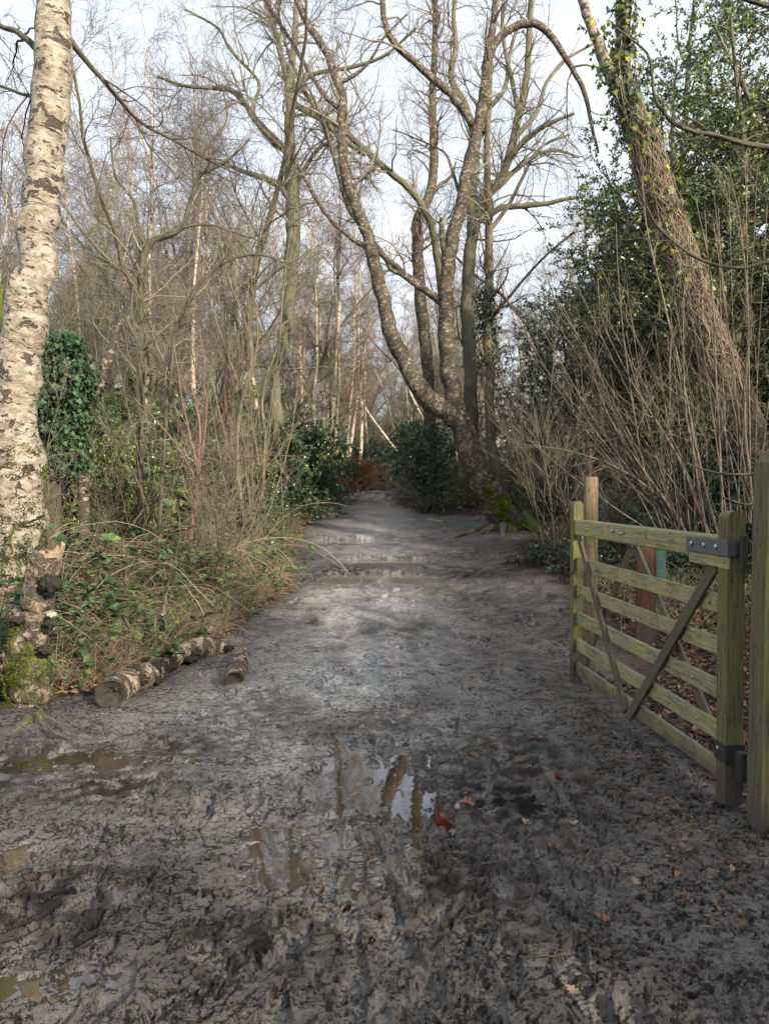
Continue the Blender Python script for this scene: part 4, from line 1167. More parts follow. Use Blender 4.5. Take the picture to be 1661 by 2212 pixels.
# 6 multi-stemmed oak behind, spreading to the right
Y6 = 19.5
T6 = [[[(1030, 1090, 34), (1022, 950, 30), (1015, 800, 28), (1010, 700, 28), (1012, 620, 27), (1016, 550, 26), (1024, 490, 24), (1035, 450, 22), (1055, 410, 20), (1085, 380, 18), (1105, 320, 18), (1120, 250, 17), (1135, 180, 15), (1140, 110, 13), (1145, 30, 12), (1150, -50, 9)], {}],
      [[(1020, 520, 20), (1018, 440, 20), (1028, 360, 18), (1020, 280, 17), (1000, 220, 16), (975, 170, 13), (985, 100, 11), (980, 30, 9), (985, -50, 7)], dict(d1=.5)],
      [[(1030, 480, 14), (1080, 450, 13), (1130, 445, 12), (1180, 440, 10), (1220, 430, 8), (1260, 425, 6)], dict(d1=-.5)],
      [[(1070, 400, 14), (1110, 330, 13), (1150, 290, 12), (1190, 265, 9), (1240, 245, 6)], dict(d1=-.8)],
      [[(1050, 430, 12), (1100, 380, 11), (1150, 340, 9), (1200, 325, 7), (1250, 340, 5)], dict(d1=.5)],
      [[(1110, 300, 13), (1160, 240, 10), (1180, 180, 8), (1220, 130, 6), (1290, 90, 5)], dict(d1=.5)],
      [[(1040, 250, 12), (1090, 190, 9), (1100, 120, 8), (1120, 50, 6)], dict(d1=.3)],
      [[(1120, 240, 11), (1100, 150, 9), (1085, 60, 8), (1090, -30, 6)], dict(d1=.3)]]
traced_tree('oak_tree', 'spreading multi-stemmed bare oak behind the forked birch, boughs reaching right', 'tree', Y6, T6, M['oak'], M['oak'], M['twig_brown'], dict(n=(100, 560, 3000), l=(2.2, 1.1, .55), t0=.25, wig=.22), S=14)

# 7 tall tree left of the path
Y7 = 17.0
T7 = [[[(612, 1030, 36), (605, 960, 31), (598, 900, 29), (597, 840, 28), (604, 780, 28), (614, 730, 29), (622, 680, 30), (628, 600, 31), (634, 520, 30), (632, 450, 30), (630, 390, 29), (626, 320, 24), (626, 250, 21), (625, 190, 20), (632, 130, 15), (638, 60, 12), (642, -20, 10), (645, -120, 6)], {}],
      [[(625, 430, 12), (605, 405, 12), (570, 385, 12), (530, 372, 10), (490, 355, 8), (450, 350, 6)], dict(d1=-.7)],
      [[(622, 330, 15), (590, 300, 14), (560, 270, 14), (530, 225, 12), (500, 195, 11), (460, 190, 9), (400, 185, 7), (340, 165, 5)], dict(d1=-.8)],
      [[(626, 185, 14), (610, 130, 13), (598, 80, 12), (585, 30, 10), (575, -40, 8)], dict(d1=.5)],
      [[(640, 400, 9), (680, 330, 8), (720, 300, 6)], dict(d1=-.5)],
      [[(628, 220, 13), (660, 240, 13), (700, 262, 12), (740, 300, 12), (790, 335, 10)], dict(d1=.8)],
      [[(622, 330, 12), (580, 300, 9), (545, 240, 8), (560, 180, 7), (500, 110, 6), (470, 60, 5), (400, 20, 4)], dict(d1=.9)],
      [[(628, 200, 10), (680, 160, 9), (760, 145, 8), (830, 120, 6), (900, 60, 5)], dict(d1=-.9)]]
traced_tree('oak_tree', 'tall bare tree with thick grey-green trunk left of the path, beside the holly', 'tree', Y7, T7, M['oak'], M['oak'], M['twig_brown'], dict(n=(110, 620, 3600), l=(2.2, 1.15, .55), t0=.3, wig=.22, trop=.02), S=16)

# 8 dark crooked young tree, left
T8 = [[[(306, 1090, 17), (304, 1000, 16), (303, 850, 15), (305, 700, 14), (304, 620, 14), (310, 560, 14), (325, 525, 14), (355, 510, 14), (392, 492, 12), (405, 465, 10), (415, 425, 10), (432, 378, 10), (460, 365, 8), (500, 340, 6), (540, 300, 4)], {}],
      [[(308, 580, 10), (305, 520, 9), (296, 470, 8), (288, 430, 6), (250, 380, 5), (240, 300, 4)], dict(d1=.4)],
      [[(434, 375, 7), (445, 320, 5), (490, 260, 4), (480, 180, 3)], dict(d1=.5)],
      [[(398, 490, 6), (450, 485, 5), (500, 500, 4), (560, 520, 3)], dict(d1=.5)]]
traced_tree('crooked_tree', 'dark thin tree with a sharply bent black upper branch on the left', 'tree', 10.5, T8, M['dark'], M['dark'], M['twig_brown'], dict(n=(46, 260, 1200), l=(1.3, .7, .4), t0=.25, wig=.2), S=12)
T8b = [[[(345, 1120, 11), (360, 900, 10), (372, 780, 9), (385, 700, 9), (420, 630, 9), (455, 590, 8), (500, 560, 6), (560, 550, 4), (620, 570, 3)], {}]]
traced_tree('leaning_sapling', 'thin black sapling arching to the right in the left thicket', 'sapling', 9.6, T8b, M['dark'], M['dark'], M['twig_brown'], dict(n=(26, 120, 500), l=(.9, .5, .3), t0=.4, wig=.2), S=8)

# 11 ivy column
T11 = [[[(112, 1050, 40), (115, 960, 38), (125, 880, 40), (130, 800, 38), (125, 740, 32), (120, 715, 14)], {}]]
t11, b11, P11, R11 = traced_tree('ivy_covered_stump', 'dead standing trunk thickly covered in dark glossy ivy behind the big birch', 'tree', 9.0, T11, M['dark'], M['dark'], M['twig_dark'], None, S=12)
ivy_on(t11, b11, P11[0], R11[0] * 1.3 + .05, 2300, .07, 'ivy', spread=2.1, t0=.15, t1=.99)
ivy_on(t11, b11, P11[0] + np.array([.16, 0, 0]), R11[0] * 1.1 + .05, 1000, .062, 'ivy', spread=2.2, t0=.1, t1=.8)
T12 = [[[(180, 960, 22), (200, 880, 24), (222, 810, 22), (245, 740, 18), (262, 690, 12)], {}]]
traced_tree('dead_birch', 'short pale dead birch trunk leaning beside the ivy-covered one', 'tree', 9.4, T12, M['birch_mid'], M['dark'], M['twig_dark'], None, S=14)

# 10 red-stemmed sapling
T10 = [[[(412, 1165, 14), (418, 1110, 12), (425, 1060, 11), (428, 1020, 9), (420, 980, 7), (408, 930, 6), (395, 870, 5), (385, 800, 4), (375, 740, 3)], {}],
       [[(427, 1030, 8), (430, 980, 7), (432, 920, 6), (420, 860, 5), (412, 830, 4)], {}], [[(428, 1030, 6), (440, 960, 5), (446, 900, 4), (448, 850, 3)], {}],
       [[(426, 1060, 7), (450, 1030, 5), (500, 1000, 4), (560, 985, 3), (640, 985, 2)], dict(d1=-.5)], [[(426, 1040, 6), (380, 960, 4), (330, 900, 3), (290, 860, 2)], dict(d1=-.5)]]
traced_tree('red_stemmed_sapling', 'small sapling with reddish peeling stems rising from brambles', 'sapling', 9.3, T10, M['redshoot'], M['redshoot'], M['twig_pale'], dict(n=(20, 90, 300), l=(.6, .35, .2), t0=.3), S=10)

# 13 vine-wrapped leaning trunk, right
Y13 = 9.4
T13 = [[[(1665, 1180, 84), (1645, 1080, 78), (1612, 970, 72), (1578, 870, 66), (1548, 770, 62), (1515, 680, 60), (1478, 590, 56), (1450, 510, 54), (1425, 430, 54), (1405, 350, 52), (1385, 290, 52), (1360, 235, 48), (1350, 180, 38), (1345, 100, 36), (1350, 0, 34), (1356, -80, 30)], {}],
       [[(1362, 245, 36), (1330, 185, 34), (1305, 130, 30), (1285, 80, 26), (1268, 35, 24), (1255, -20, 22), (1240, -100, 16)], {}]]
t13, b13, P13, R13 = traced_tree('vine_wrapped_tree', 'leaning birch trunk wrapped in tangled brown vines and yellowing ivy, right side', 'tree', Y13, T13, M['birch_mid'], M['birch_near'], M['twig_brown'], None, S=26, wsc=.84)
mb = MB(); n = 1900; K = 9
f = rng.uniform(.0, .62, n) ** .9 * 23; a = rng.uniform(0, 2 * np.pi, n)
OUT = np.zeros((n, K, 3)); rr_ = rng.uniform(1.0, 1.5, n); da = rng.normal(0, .22, n); df = rng.normal(.6, .45, n)
Pk, Rk = P13[0], R13[0]
for q_ in range(K):
    ff = np.clip(f, 0, 22.9); i = ff.astype(int); c = Pk[i] + (Pk[i + 1] - Pk[i]) * (ff - i)[:, None]
    OUT[:, q_] = c + np.stack([np.cos(a), np.sin(a), np.zeros(n)], -1) * (Rk[i] * rr_)[:, None]
    f = f + df * .5; a = a + da + rng.normal(0, .12, n); rr_ = np.clip(rr_ + rng.normal(0, .09, n), 1.0, 1.75); OUT[:, q_, 2] += rng.normal(0, .01, n)
mb.tubes(OUT, np.repeat(rng.uniform(.002, .0065, n)[:, None], K, 1), 4)
M['vine'] = mat_twig('tangled_vines', (.12, .085, .055), (.33, .26, .18))
mb.build('vines', M['vine'], t13, b13)
ivy_on(t13, b13, P13[0], R13[0], 500, .085, 'ivy_yellow', spread=3.0, t0=.42, t1=.98)
ivy_on(t13, b13, P13[0], R13[0], 420, .075, 'ivy', spread=2.0, t0=.70, t1=.99)
ivy_on(t13, b13, P13[1], R13[1], 100, .07, 'ivy_yellow', spread=2.2, t0=.1, t1=.6)

# black boughs hanging in from the right edge
T14 = [[[(1900, 330, 16), (1780, 330, 14), (1661, 318, 12), (1600, 308, 11), (1540, 292, 10), (1490, 282, 9), (1450, 262, 8), (1415, 215, 7), (1408, 165, 6), (1400, 120, 5), (1370, 90, 4), (1330, 60, 3)], {}],
       [[(1540, 292, 5), (1500, 262, 4), (1460, 240, 3)], {}], [[(1600, 308, 5), (1640, 290, 4), (1700, 285, 3)], {}]]
tb, bb, PB, RB = traced_tree('overhanging_bough', 'black bare bough reaching in from the right edge, high in front of the holly', 'branch', 6.0, T14, M['dark'], M['dark'], M['twig_dark'], dict(n=(16, 60, 160), l=(.45, .28, .15), t0=.3), S=10) if False else (None, None, None, None)


def bough(name, label, Y, limbs, n):
    Ps = []; P0, R0, _ = traced(Y, limbs[0]); b = P0[0].copy()
    root = empty(name, b, label, 'branch')
    mb = MB()
    for L_ in limbs:
        P, R, _ = traced(Y, L_); mb.tubes(P, R, 9, lump=.08); a, r = to_k(P, R); Ps.append((a, r))
    A = np.array([p[0] for p in Ps]); Rr = np.array([p[1] for p in Ps])
    g1, r1 = grow(A, Rr, n, .2, 1, 50, .45, 8, .2, .03, .5, .002, .3); g2, r2 = grow(g1, r1, n * 4, .1, 1, 45, .22, 6, .2, .0, .6, .0013, .4)
    mb.tubes(g1, r1, 4); mb.tubes(g2, r2, 3); mb.build('stem', M['dark'], root, b)


bough('overhanging_bough', 'black bare bough curving in from the right edge, high in front of the holly', 6.2, [T14[0][0], T14[1][0], T14[2][0]], 16)
bough('overhanging_bough', 'thin dark bough sagging across the vine-wrapped trunk at mid height', 6.6, [[(1850, 520, 10), (1740, 560, 9), (1661, 565, 8), (1610, 578, 8), (1560, 575, 7), (1510, 560, 7), (1465, 530, 6), (1420, 490, 6), (1395, 445, 4), (1370, 400, 3)], [(1560, 577, 5), (1600, 545, 4), (1650, 500, 3)], [(1510, 560, 4), (1480, 590, 3), (1440, 600, 2)]], 14)
bough('overhanging_bough', 'dark branch tip poking in at the top right corner', 5.5, [[(1850, 40, 16), (1720, 15, 13), (1661, 12, 12), (1620, 2, 10), (1570, -20, 7), (1500, -60, 4)]], 8)
bough('overhanging_bough', 'lowest thin dark branch drooping above the tall gate post', 6.0, [[(1900, 1000, 9), (1750, 1010, 8), (1661, 1020, 7), (1600, 1025, 6), (1540, 1020, 5), (1480, 1000, 3)], [(1680, 985, 8), (1640, 1075, 7), (1610, 1090, 6), (1560, 1075, 4)]], 10)


# ================================================================== coppice shrubs
def coppice(name, label, base, shoots, fan, Y, mt, mtw, tw=(60, 240), cat='shrub', w0=9, jit=.4, side=(.5, .3)):
    """shoots: traced in picture positions; fan: (count, [(end_px, end_py) range], bend)"""
    b = at(*base, Y); b[2] = float(gz(b[0], b[1])); root = empty(name, b, label, cat)
    Ps = []; Rs = []; mb = MB()
    for s in shoots:
        P, R, _ = traced(Y, s, d1=rng.uniform(-jit, jit)); R = R * .56; mb.tubes(P, R, 8, lump=.05); a, r = to_k(P, R); Ps.append(a); Rs.append(r)
    cnt, (x0, x1), (y0, y1), bend = fan
    for i in range(cnt):
        ex = rng.uniform(x0, x1); ey = rng.uniform(y0, y1); bx = base[0] + rng.normal(0, 30)
        mx = bx + (ex - bx) * rng.uniform(.35, .6) * (1 if bend > 0 else .7); my = base[1] + (ey - base[1]) * (.5 - bend * rng.uniform(.0, .14))
        w = rng.uniform(.2, .6) * w0
        P, R, _ = traced(Y, [(bx, base[1] + 10, w), (mx, my, w * .65), (ex + rng.normal(0, 10), ey, 2.)], K=16, d0=rng.normal(0, .1), d1=rng.uniform(-jit, jit) * 2)
        R = R * .8; mb.tubes(P, R, 6); a, r = to_k(P, R); Ps.append(a); Rs.append(r)
    mb.build('stems', mt, root, b)
    A = np.array(Ps); Rr = np.array(Rs)
    g1, r1 = grow(A, Rr, tw[0], .25, .98, 32, side[0], 7, .09, .06, .5, .0018, .3, rmax=.006)
    g2, r2 = grow(g1, r1, tw[1], .1, 1, 35, side[1], 5, .12, .05, .6, .0012, .4, rmax=.003)
    mb = MB(); mb.tubes(g1, r1, 4); mb.tubes(g2, r2, 3); mb.build('twigs', mtw, root, b)


coppice('coppiced_shrub', 'bare coppiced shrub fanning up and left from behind the open gate', (1500, 1190),
        [[(1505, 1190, 17), (1440, 1090, 14), (1385, 1010, 11), (1330, 930, 8), (1290, 840, 6), (1262, 740, 4)],
         [(1500, 1190, 13), (1450, 1100, 11), (1395, 1050, 10), (1320, 1005, 8), (1230, 975, 6), (1130, 960, 3)],
         [(1540, 1180, 16), (1500, 1080, 13), (1465, 990, 12), (1410, 900, 8), (1350, 800, 6), (1300, 690, 4), (1290, 600, 3)],
         [(1560, 1190, 13), (1520, 1050, 12), (1490, 900, 11), (1455, 740, 9), (1420, 600, 7), (1395, 480, 5), (1385, 380, 3)],
         [(1530, 1180, 9), (1500, 1000, 8), (1480, 880, 7), (1475, 720, 5), (1480, 560, 3)],
         [(1450, 1190, 9), (1400, 1060, 8), (1370, 900, 7), (1350, 760, 6), (1335, 600, 4), (1330, 480, 3)]],
        (30, (1090, 1500), (540, 960), .6), 8.3, M['shoot'], M['twig_pale'], (220, 750), side=(.75, .4))
coppice('coppiced_shrub', 'clump of tall straight pale shoots growing behind the right gate posts', (1620, 1120),
        [[(1625, 1100, 16), (1610, 950, 13), (1608, 850, 12), (1615, 700, 7), (1600, 500, 5), (1570, 350, 3)], [(1608, 860, 9), (1580, 760, 6), (1560, 620, 5), (1550, 450, 3)], [(1560, 1150, 10), (1555, 980, 9), (1545, 800, 7), (1535, 600, 5), (1500, 420, 3)]],
        (14, (1440, 1720), (350, 800), .4), 7.6, M['shoot'], M['twig_pale'], (110, 420), side=(.6, .35))
coppice('coppiced_shrub', 'low brown twiggy shrub between the leaning birch and the gate', (1200, 1165),
        [[(1198, 1180, 12), (1190, 1100, 10), (1180, 1020, 8), (1160, 940, 6), (1150, 860, 4)], [(1198, 1180, 8), (1225, 1100, 7), (1250, 1050, 5), (1300, 1000, 3)]],
        (9, (1040, 1330), (640, 1000), .8), 10.6, M['dark'], M['twig_brown'], (150, 800), side=(.9, .5), w0=7)
coppice('multistem_tree', 'young multi-stemmed tree at the left verge with two thick dark stems', (545, 1172),
        [[(537, 1175, 26), (528, 1120, 20), (517, 1050, 18), (512, 980, 17), (516, 900, 16), (530, 840, 12), (545, 770, 11), (528, 690, 9), (500, 620, 8), (480, 540, 6), (455, 420, 4)],
         [(550, 1172, 18), (562, 1090, 14), (570, 1010, 12), (572, 930, 12), (566, 870, 11), (580, 800, 10), (602, 740, 8), (610, 650, 7), (620, 560, 5), (640, 420, 3)],
         [(530, 850, 10), (552, 770, 9), (556, 700, 8), (545, 620, 7), (540, 540, 5), (530, 430, 3)], [(560, 1000, 9), (540, 900, 8), (505, 800, 7), (470, 700, 6), (440, 600, 5), (420, 480, 3)],
         [(545, 770, 7), (590, 720, 6), (640, 680, 5), (700, 650, 4), (760, 650, 2)]],
        (18, (400, 690), (380, 760), .2), 12.2, M['tan'], M['twig_brown'], (170, 700), cat='tree', w0=10, side=(.9, .5))
coppice('bare_shrub', 'grey twiggy shrub in the left thicket between the ivy column and red sapling', (330, 1130), [], (20, (150, 480), (600, 940), .3), 9.9, M['oak'], M['twig_brown'], (160, 600), w0=8, side=(.7, .4))
coppice('bare_shrub', 'reddish-brown tall shoots standing between the bent dark tree and multi-stemmed tree', (470, 1130), [], (14, (380, 600), (400, 760), .1), 13.5, M['redshoot'], M['twig_red'], (160, 620), w0=9, side=(1.0, .5))

# ================================================================== prototypes for woodland
def proto_bare(seed, H, r0, mt, mtw, n=(26, 240, 2200), l=(3.2, 1.3, .55), stems=1, wig=.05, t0=.25, ang=42, tw=.004, lean=.06, droop=0.0, label='', cat='tree', name='birch_tree', group=''):
    g = np.random.default_rng(seed)
    Ps = []; Rs = []; K = 18
    for s in range(stems):
        d = np.array([g.normal(0, lean), g.normal(0, lean), 1.0]); p = np.array([g.normal(0, .1) * (stems > 1), g.normal(0, .1) * (stems > 1), -.35]); P = [p]
        for i in range(K - 1):
            d = d + g.normal(0, wig, 3); d[2] = max(d[2], .75); d /= np.linalg.norm(d); p = p + d * (H + .3) / (K - 1) * (1 if s == 0 else .85); P.append(p)
        Ps.append(P); Rs.append(r0 * (1.12 - np.linspace(0, 1, K) ** .9 * 1.0) * (1 if s == 0 else .75))
    A = np.array(Ps); R = np.array(Rs)
    root = empty(name, (0, 0, 0), label, cat, group)
    mb = MB(); mb.tubes(A, R, 10, lump=.06); mb.build('trunk', mt, root)
    g1, r1 = grow(A, R, n[0], t0, .98, ang, l[0], 10, .13, .05, .45, .008, .25, decay=.6, r_=g)
    g2, r2 = grow(g1, r1, n[1], .1, 1, 42, l[1], 7, .17, .03 - droop, .6, tw * 1.2, .4, rmax=.02, r_=g)
    g3, r3 = grow(g2, r2, n[2], .05, 1, 38, l[2], 5, .2, -droop, .6, tw, .5, rmax=.006, r_=g)
    mb = MB(); mb.tubes(g1, r1, 5); mb.tubes(g2, r2, 3); mb.tubes(g3, r3, 3); mb.build('crown', mtw, root)
    return root


def proto_evergreen(seed, H, W, leafmat, nleaf=26000, L=.07, label='', group='', name='holly_bush', cat='bush', shape='diamond', low=.05, trunkr=.06, wide=.5, stemmat='oak'):
    g = np.random.default_rng(seed); K = 14; Ps = []; Rs = []
    ns = 5 if H < 4 else 3
    for s in range(ns):
        d = np.array([g.normal(0, wide * .35), g.normal(0, wide * .35), 1.0]); p = np.array([g.normal(0, .12), g.normal(0, .12), -.3]); P = [p]
        for i in range(K - 1):
            d = d + g.normal(0, .09, 3); d /= np.linalg.norm(d); p = p + d * (H + .2) / (K - 1) * (1 if s == 0 else g.uniform(.6, .95)); P.append(p)
        Ps.append(P); Rs.append(trunkr * (1.1 - np.linspace(0, 1, K)))
    A = np.array(Ps); R = np.array(Rs); root = empty(name, (0, 0, 0), label, cat, group)
    mb = MB(); mb.tubes(A, R, 7)
    g1, r1 = grow(A, R, int(40 + H * 16), low, .98, 68, W, 9, .14, -.01, .5, .006, .3, decay=.55, r_=g)
    g2, r2 = grow(g1, r1, int(300 + H * 90), .15, 1, 50, W * .38, 6, .2, .03, .6, .003, .4, r_=g)
    mb.tubes(g1, r1, 4); mb.tubes(g2, r2, 3); mb.build('stems', M[stemmat], root)
    mb = MB()
    leaf_on(g2, nleaf, L, L * .5, mb, shape, 1.0, .7, .25, t0=.1); leaf_on(g1, nleaf // 4, L, L * .5, mb, shape, 1.0, .7, .25, t0=.3)
    mb.build('foliage', leafmat, root, smooth=False)
    return root


def proto_bramble(seed, leafy=260, H=.9, R_=.9, canes=26, label='', group='', name='bramble_bush', lm='bramble', cm='straw_red', L=.085):
    g = np.random.default_rng(seed); K = 12; P = np.zeros((canes, K, 3)); a = g.uniform(0, 2 * np.pi, canes)
    P[:, 0, :2] = g.normal(0, R_ * .3, (canes, 2)); P[:, 0, 2] = -.06
    d = np.stack([np.cos(a) * .6, np.sin(a) * .6, np.ones(canes) * g.uniform(.7, 1.6, canes)], -1); Ls = g.uniform(.7, 1.6, canes) * H * 1.6
    for i in range(1, K):
        d = d + g.normal(0, .12, (canes, 3)); d[:, 2] -= .22; d /= np.linalg.norm(d, axis=1, keepdims=True); P[:, i] = P[:, i - 1] + d * (Ls / K)[:, None]
        P[:, i, 2] = np.maximum(P[:, i, 2], .02)
    R = np.full((canes, K), .0028) * g.uniform(.6, 1.4, canes)[:, None]
    root = empty(name, (0, 0, 0), label, 'bush', group)
    g1, r1 = grow(P, R, canes * 3, .1, .95, 50, .3, 5, .2, .05, .7, .0012, .5, r_=g)
    mb = MB(); mb.tubes(P, R, 4); mb.tubes(g1, r1, 3); mb.build('canes', M[cm], root)
    # leaves in threes
    mb = MB(); n = leafy; Pa = P; idx = g.integers(0, canes, n); f = g.uniform(.25, 1, n) * (K - 1); i = np.minimum(f.astype(int), K - 2); fr = (f - i)[:, None]
    c = P[idx, i] + (P[idx, i + 1] - P[idx, i]) * fr
    out = g.normal(size=(n, 3)); out[:, 2] = np.abs(out[:, 2]) * .5; out /= np.linalg.norm(out, axis=1, keepdims=True); c = c + out * .04; c[:, 2] = np.maximum(c[:, 2], .04)
    up = g.normal(0, .4, (n, 3)); up[:, 2] += 1
    for da in (-1.0, 0, 1.0):
        sd = np.cross(out, up); dd = out * math.cos(da) + sd * math.sin(da); s = g.uniform(.6, 1.2, n)
        mb.leaves(c, dd, up, L * s, L * .75 * s, .14, 'oval')
    mb.build('foliage', M[lm], root, smooth=False)
    return root


used = {}


def place(proto, x, Y, sc=1.0, rz=None, tilt=0.0, sink=0.0, label=None, group=None):
    loc = (x, Y, float(gz(x, Y)) - sink); rz = rng.uniform(0, 6.28) if rz is None else rz
    if id(proto) not in used:
        used[id(proto)] = 1; proto['_src'] = 1; proto.location = loc; proto.rotation_euler = (tilt, tilt * .5, rz); proto.scale = (sc,) * 3
        if label: proto['label'] = label
        if group: proto['group'] = group
        return proto
    return copy_tree(proto, loc, rz, sc, label, group, tilt)


GB = 'thin birches standing in the wood'
LB = 'thin pale-stemmed bare birch among many in the wood left of the path'
LB2 = 'thin pale-stemmed bare birch among many in the wood right of the path'
LD = 'bare dark-barked tree among many in the wood left of the path'
LD2 = 'bare dark-barked tree among many in the wood right of the path'
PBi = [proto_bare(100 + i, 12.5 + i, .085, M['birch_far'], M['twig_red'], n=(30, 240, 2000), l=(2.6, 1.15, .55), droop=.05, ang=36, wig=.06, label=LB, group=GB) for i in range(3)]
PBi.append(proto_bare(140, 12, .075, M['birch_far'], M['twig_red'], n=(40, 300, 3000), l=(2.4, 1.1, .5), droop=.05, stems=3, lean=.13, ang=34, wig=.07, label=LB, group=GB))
PDk = [proto_bare(200 + i, 11.5, .12, M['tan'], M['twig_brown'], n=(30, 280, 2400), l=(3.2, 1.4, .55), wig=.11, lean=.1, label=LD, name='bare_tree', group='bare dark trees in the wood') for i in range(3)]
PDk.append(proto_bare(240, 8, .06, M['oak'], M['twig_brown'], n=(40, 320, 2600), l=(2.0, 1.0, .5), stems=4, lean=.2, wig=.1, label=LD, name='bare_tree', group='bare dark trees in the wood'))

cnt = 0
spots = []
FARH = []


def scatter(n, u0, u1, y0, y1, protos, sc=(.8, 1.15), clear=.7, pw=1.0, label=None, group=None, minx=None, sink=0):
    """u = x / Y range"""
    k_ = 0; tries = 0
    while k_ < n and tries < n * 30:
        tries += 1
        Y = y0 + (y1 - y0) * rng.random() ** pw; x = rng.uniform(u0, u1) * Y
        if path_l(Y) - clear < x < path_r(Y) + clear: continue
        if any((x - a) ** 2 + (Y - b) ** 2 < .5 * clear for a, b in spots): continue
        spots.append((x, Y)); p = protos[rng.integers(len(protos))]
        place(p, x, Y, rng.uniform(*sc), tilt=rng.normal(0, .03), label=label, group=group, sink=sink); k_ += 1


scatter(9, -.62, -.17, 13, 20, PBi[:3] + PDk, (.75, 1.0), .8, label=LD, group='bare dark trees in the wood')
# rename labels by stand: birches and dark trees read apart
scatter(60, -.60, -.065, 19, 46, PBi, (.8, 1.05), .9, label=LB, group=GB)
scatter(26, -.60, -.06, 17, 45, PDk, (.8, 1.1), .9, label=LD, group='bare dark trees in the wood')
scatter(40, -.5, -.03, 45, 85, PBi + PDk, (.95, 1.3), 1.0, label='small far bare tree at the back of the wood, left of the path end', group='far trees left of the path end')
scatter(22, -.06, .0, 34, 80, PDk + PBi, (.9, 1.2), .9, label='small far bare tree at the back of the wood, left of the path end', group='far trees left of the path end')
scatter(22, .0, .06, 34, 80, PDk + PBi, (.9, 1.2), .9, label='small far bare tree at the back of the wood, right of the path end', group='far trees right of the path end')
scatter(26, .02, .5, 24, 50, PBi, (.75, .95), 1.0, label=LB2, group=GB)
scatter(20, .03, .6, 16, 45, PDk, (.7, .95), 1.0, label=LD2, group='bare dark trees in the wood')
scatter(40, -.02, .5, 48, 90, PBi + PDk, (.95, 1.25), 1.0, label='small far bare tree at the back of the wood, right of the path end', group='far trees right of the path end')
for (px, Y, s_) in [(775, 50, 1.7), (800, 62, 2.0), (822, 74, 2.2), (846, 66, 2.0), (868, 55, 1.7), (890, 50, 1.6), (750, 46, 1.5), (835, 88, 2.6), (795, 84, 2.6), (870, 80, 2.4)]:
    FARH.append((px, Y, s_))
# named slim birches left of the path (hand placed)
for i, (px, Y, s) in enumerate([(690, 24, .85), (706, 23, .95), (716, 27, .9), (735, 26, .8), (745, 30, .9), (757, 31, .9), (770, 30, .95), (648, 27, .9), (668, 31, .9), (786, 38, .9)]):
    x = (px - 830) / F * Y; place(PBi[i % 3], x, Y, s, label='slim pale birch in the sunlit row left of the path, above the orange bracken', group='sunlit birches above the bracken')

# evergreens
GH = 'holly bushes along the path'
PH = [proto_evergreen(300, 2.0, 1.3, M['holly'], 15000, .075, 'dense dark green holly bush beside the path', GH), proto_evergreen(301, 3.2, 1.6, M['holly'], 26000, .075, 'dense dark green holly bush beside the path', GH),
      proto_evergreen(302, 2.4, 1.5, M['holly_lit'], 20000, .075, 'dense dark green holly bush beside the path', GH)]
PT = [proto_evergreen(310, 7.0, 2.6, M['holly'], 33000, .075, 'tall dark holly tree', 'tall holly trees on the right', 'holly_tree', 'tree', trunkr=.11, wide=.3),
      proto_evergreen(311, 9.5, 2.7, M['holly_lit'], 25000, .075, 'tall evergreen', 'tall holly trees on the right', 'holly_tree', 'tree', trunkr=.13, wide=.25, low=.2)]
# small and medium hollies: (px, Y, scale, proto, label)
for (px, Y, s, pi, lab) in [
    (612, 17.0, .85, 1, 'large glossy holly bush left of the path in front of the tall grey-green trunk'),
    (560, 15.0, .6, 0, 'low dark holly by the verge right of the multi-stemmed tree'),
    (645, 20.5, .8, 2, 'light green holly left of the path just before the orange bracken'),
    (680, 27, .9, 2, 'holly behind the orange bracken'),
    (772, 36, .95, 1, 'dark holly at the left side of the path end'),
    (800, 44, 1.1, 1, 'dark holly closing the view at the far left of the path end'),
    (790, 56, 1.3, 1, 'darkest distant holly behind the path end'),
    (885, 40, 1.0, 1, 'distant holly at the right side of the path end'),
    (915, 28, 1.0, 1, 'holly arching over the path on the right, behind the dry stems'),
    (945, 22.5, .7, 1, 'ivy-dark holly beside the path right of the dry pale stems'),
    (898, 24.5, .4, 2, 'low pale-leaved bush at the right edge of the path'),
    (950, 23.0, .6, 0, 'holly left of the leaning birch foot'),
    (1012, 21, .35, 2, 'small light green bush behind the pale timber edging'),
    (1020, 26, .8, 1, 'holly in the gap behind the leaning birch trunk'),
    (1190, 18.5, .5, 0, 'holly right behind the mossy foot of the leaning birch'),
    (1120, 23, 1.0, 1, 'tall holly behind the slender ivy-clad tree')]:
    x = (px - 830) / F * Y; place(PH[pi], x, Y, s, label=lab, group=GH)
for (px, Y, s_) in FARH:
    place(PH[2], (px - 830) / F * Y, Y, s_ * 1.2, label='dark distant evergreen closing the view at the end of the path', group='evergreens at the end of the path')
for (px, Y, s, pi, lab) in [
    (1300, 15.0, .88, 0, 'broad dark holly tree in the middle of the right-hand wood'),
    (1430, 12.8, .85, 1, 'dark holly tree directly behind the coppiced shrub'),
    (1200, 19.5, .75, 0, 'holly tree standing between the leaning birch and the big hollies'),
    (1500, 12.0, .95, 0, 'large holly tree behind the vine-wrapped trunk'),
    (1640, 11.0, 1.0, 1, 'tall evergreen at the right edge with sky showing through its top'),
    (1480, 14.5, 1.15, 1, 'tallest evergreen, rising behind the vine-wrapped trunk to the top of the picture'),
    (1740, 13, 1.1, 1, 'evergreen whose leaves just enter at the right edge'),
    (1400, 16.0, .95, 1, 'lighter evergreen behind the forked top of the vine-wrapped trunk')]:
    x = (px - 830) / F * Y; place(PT[pi], x, Y, s, label=lab, group='tall holly trees on the right', sink=.1)
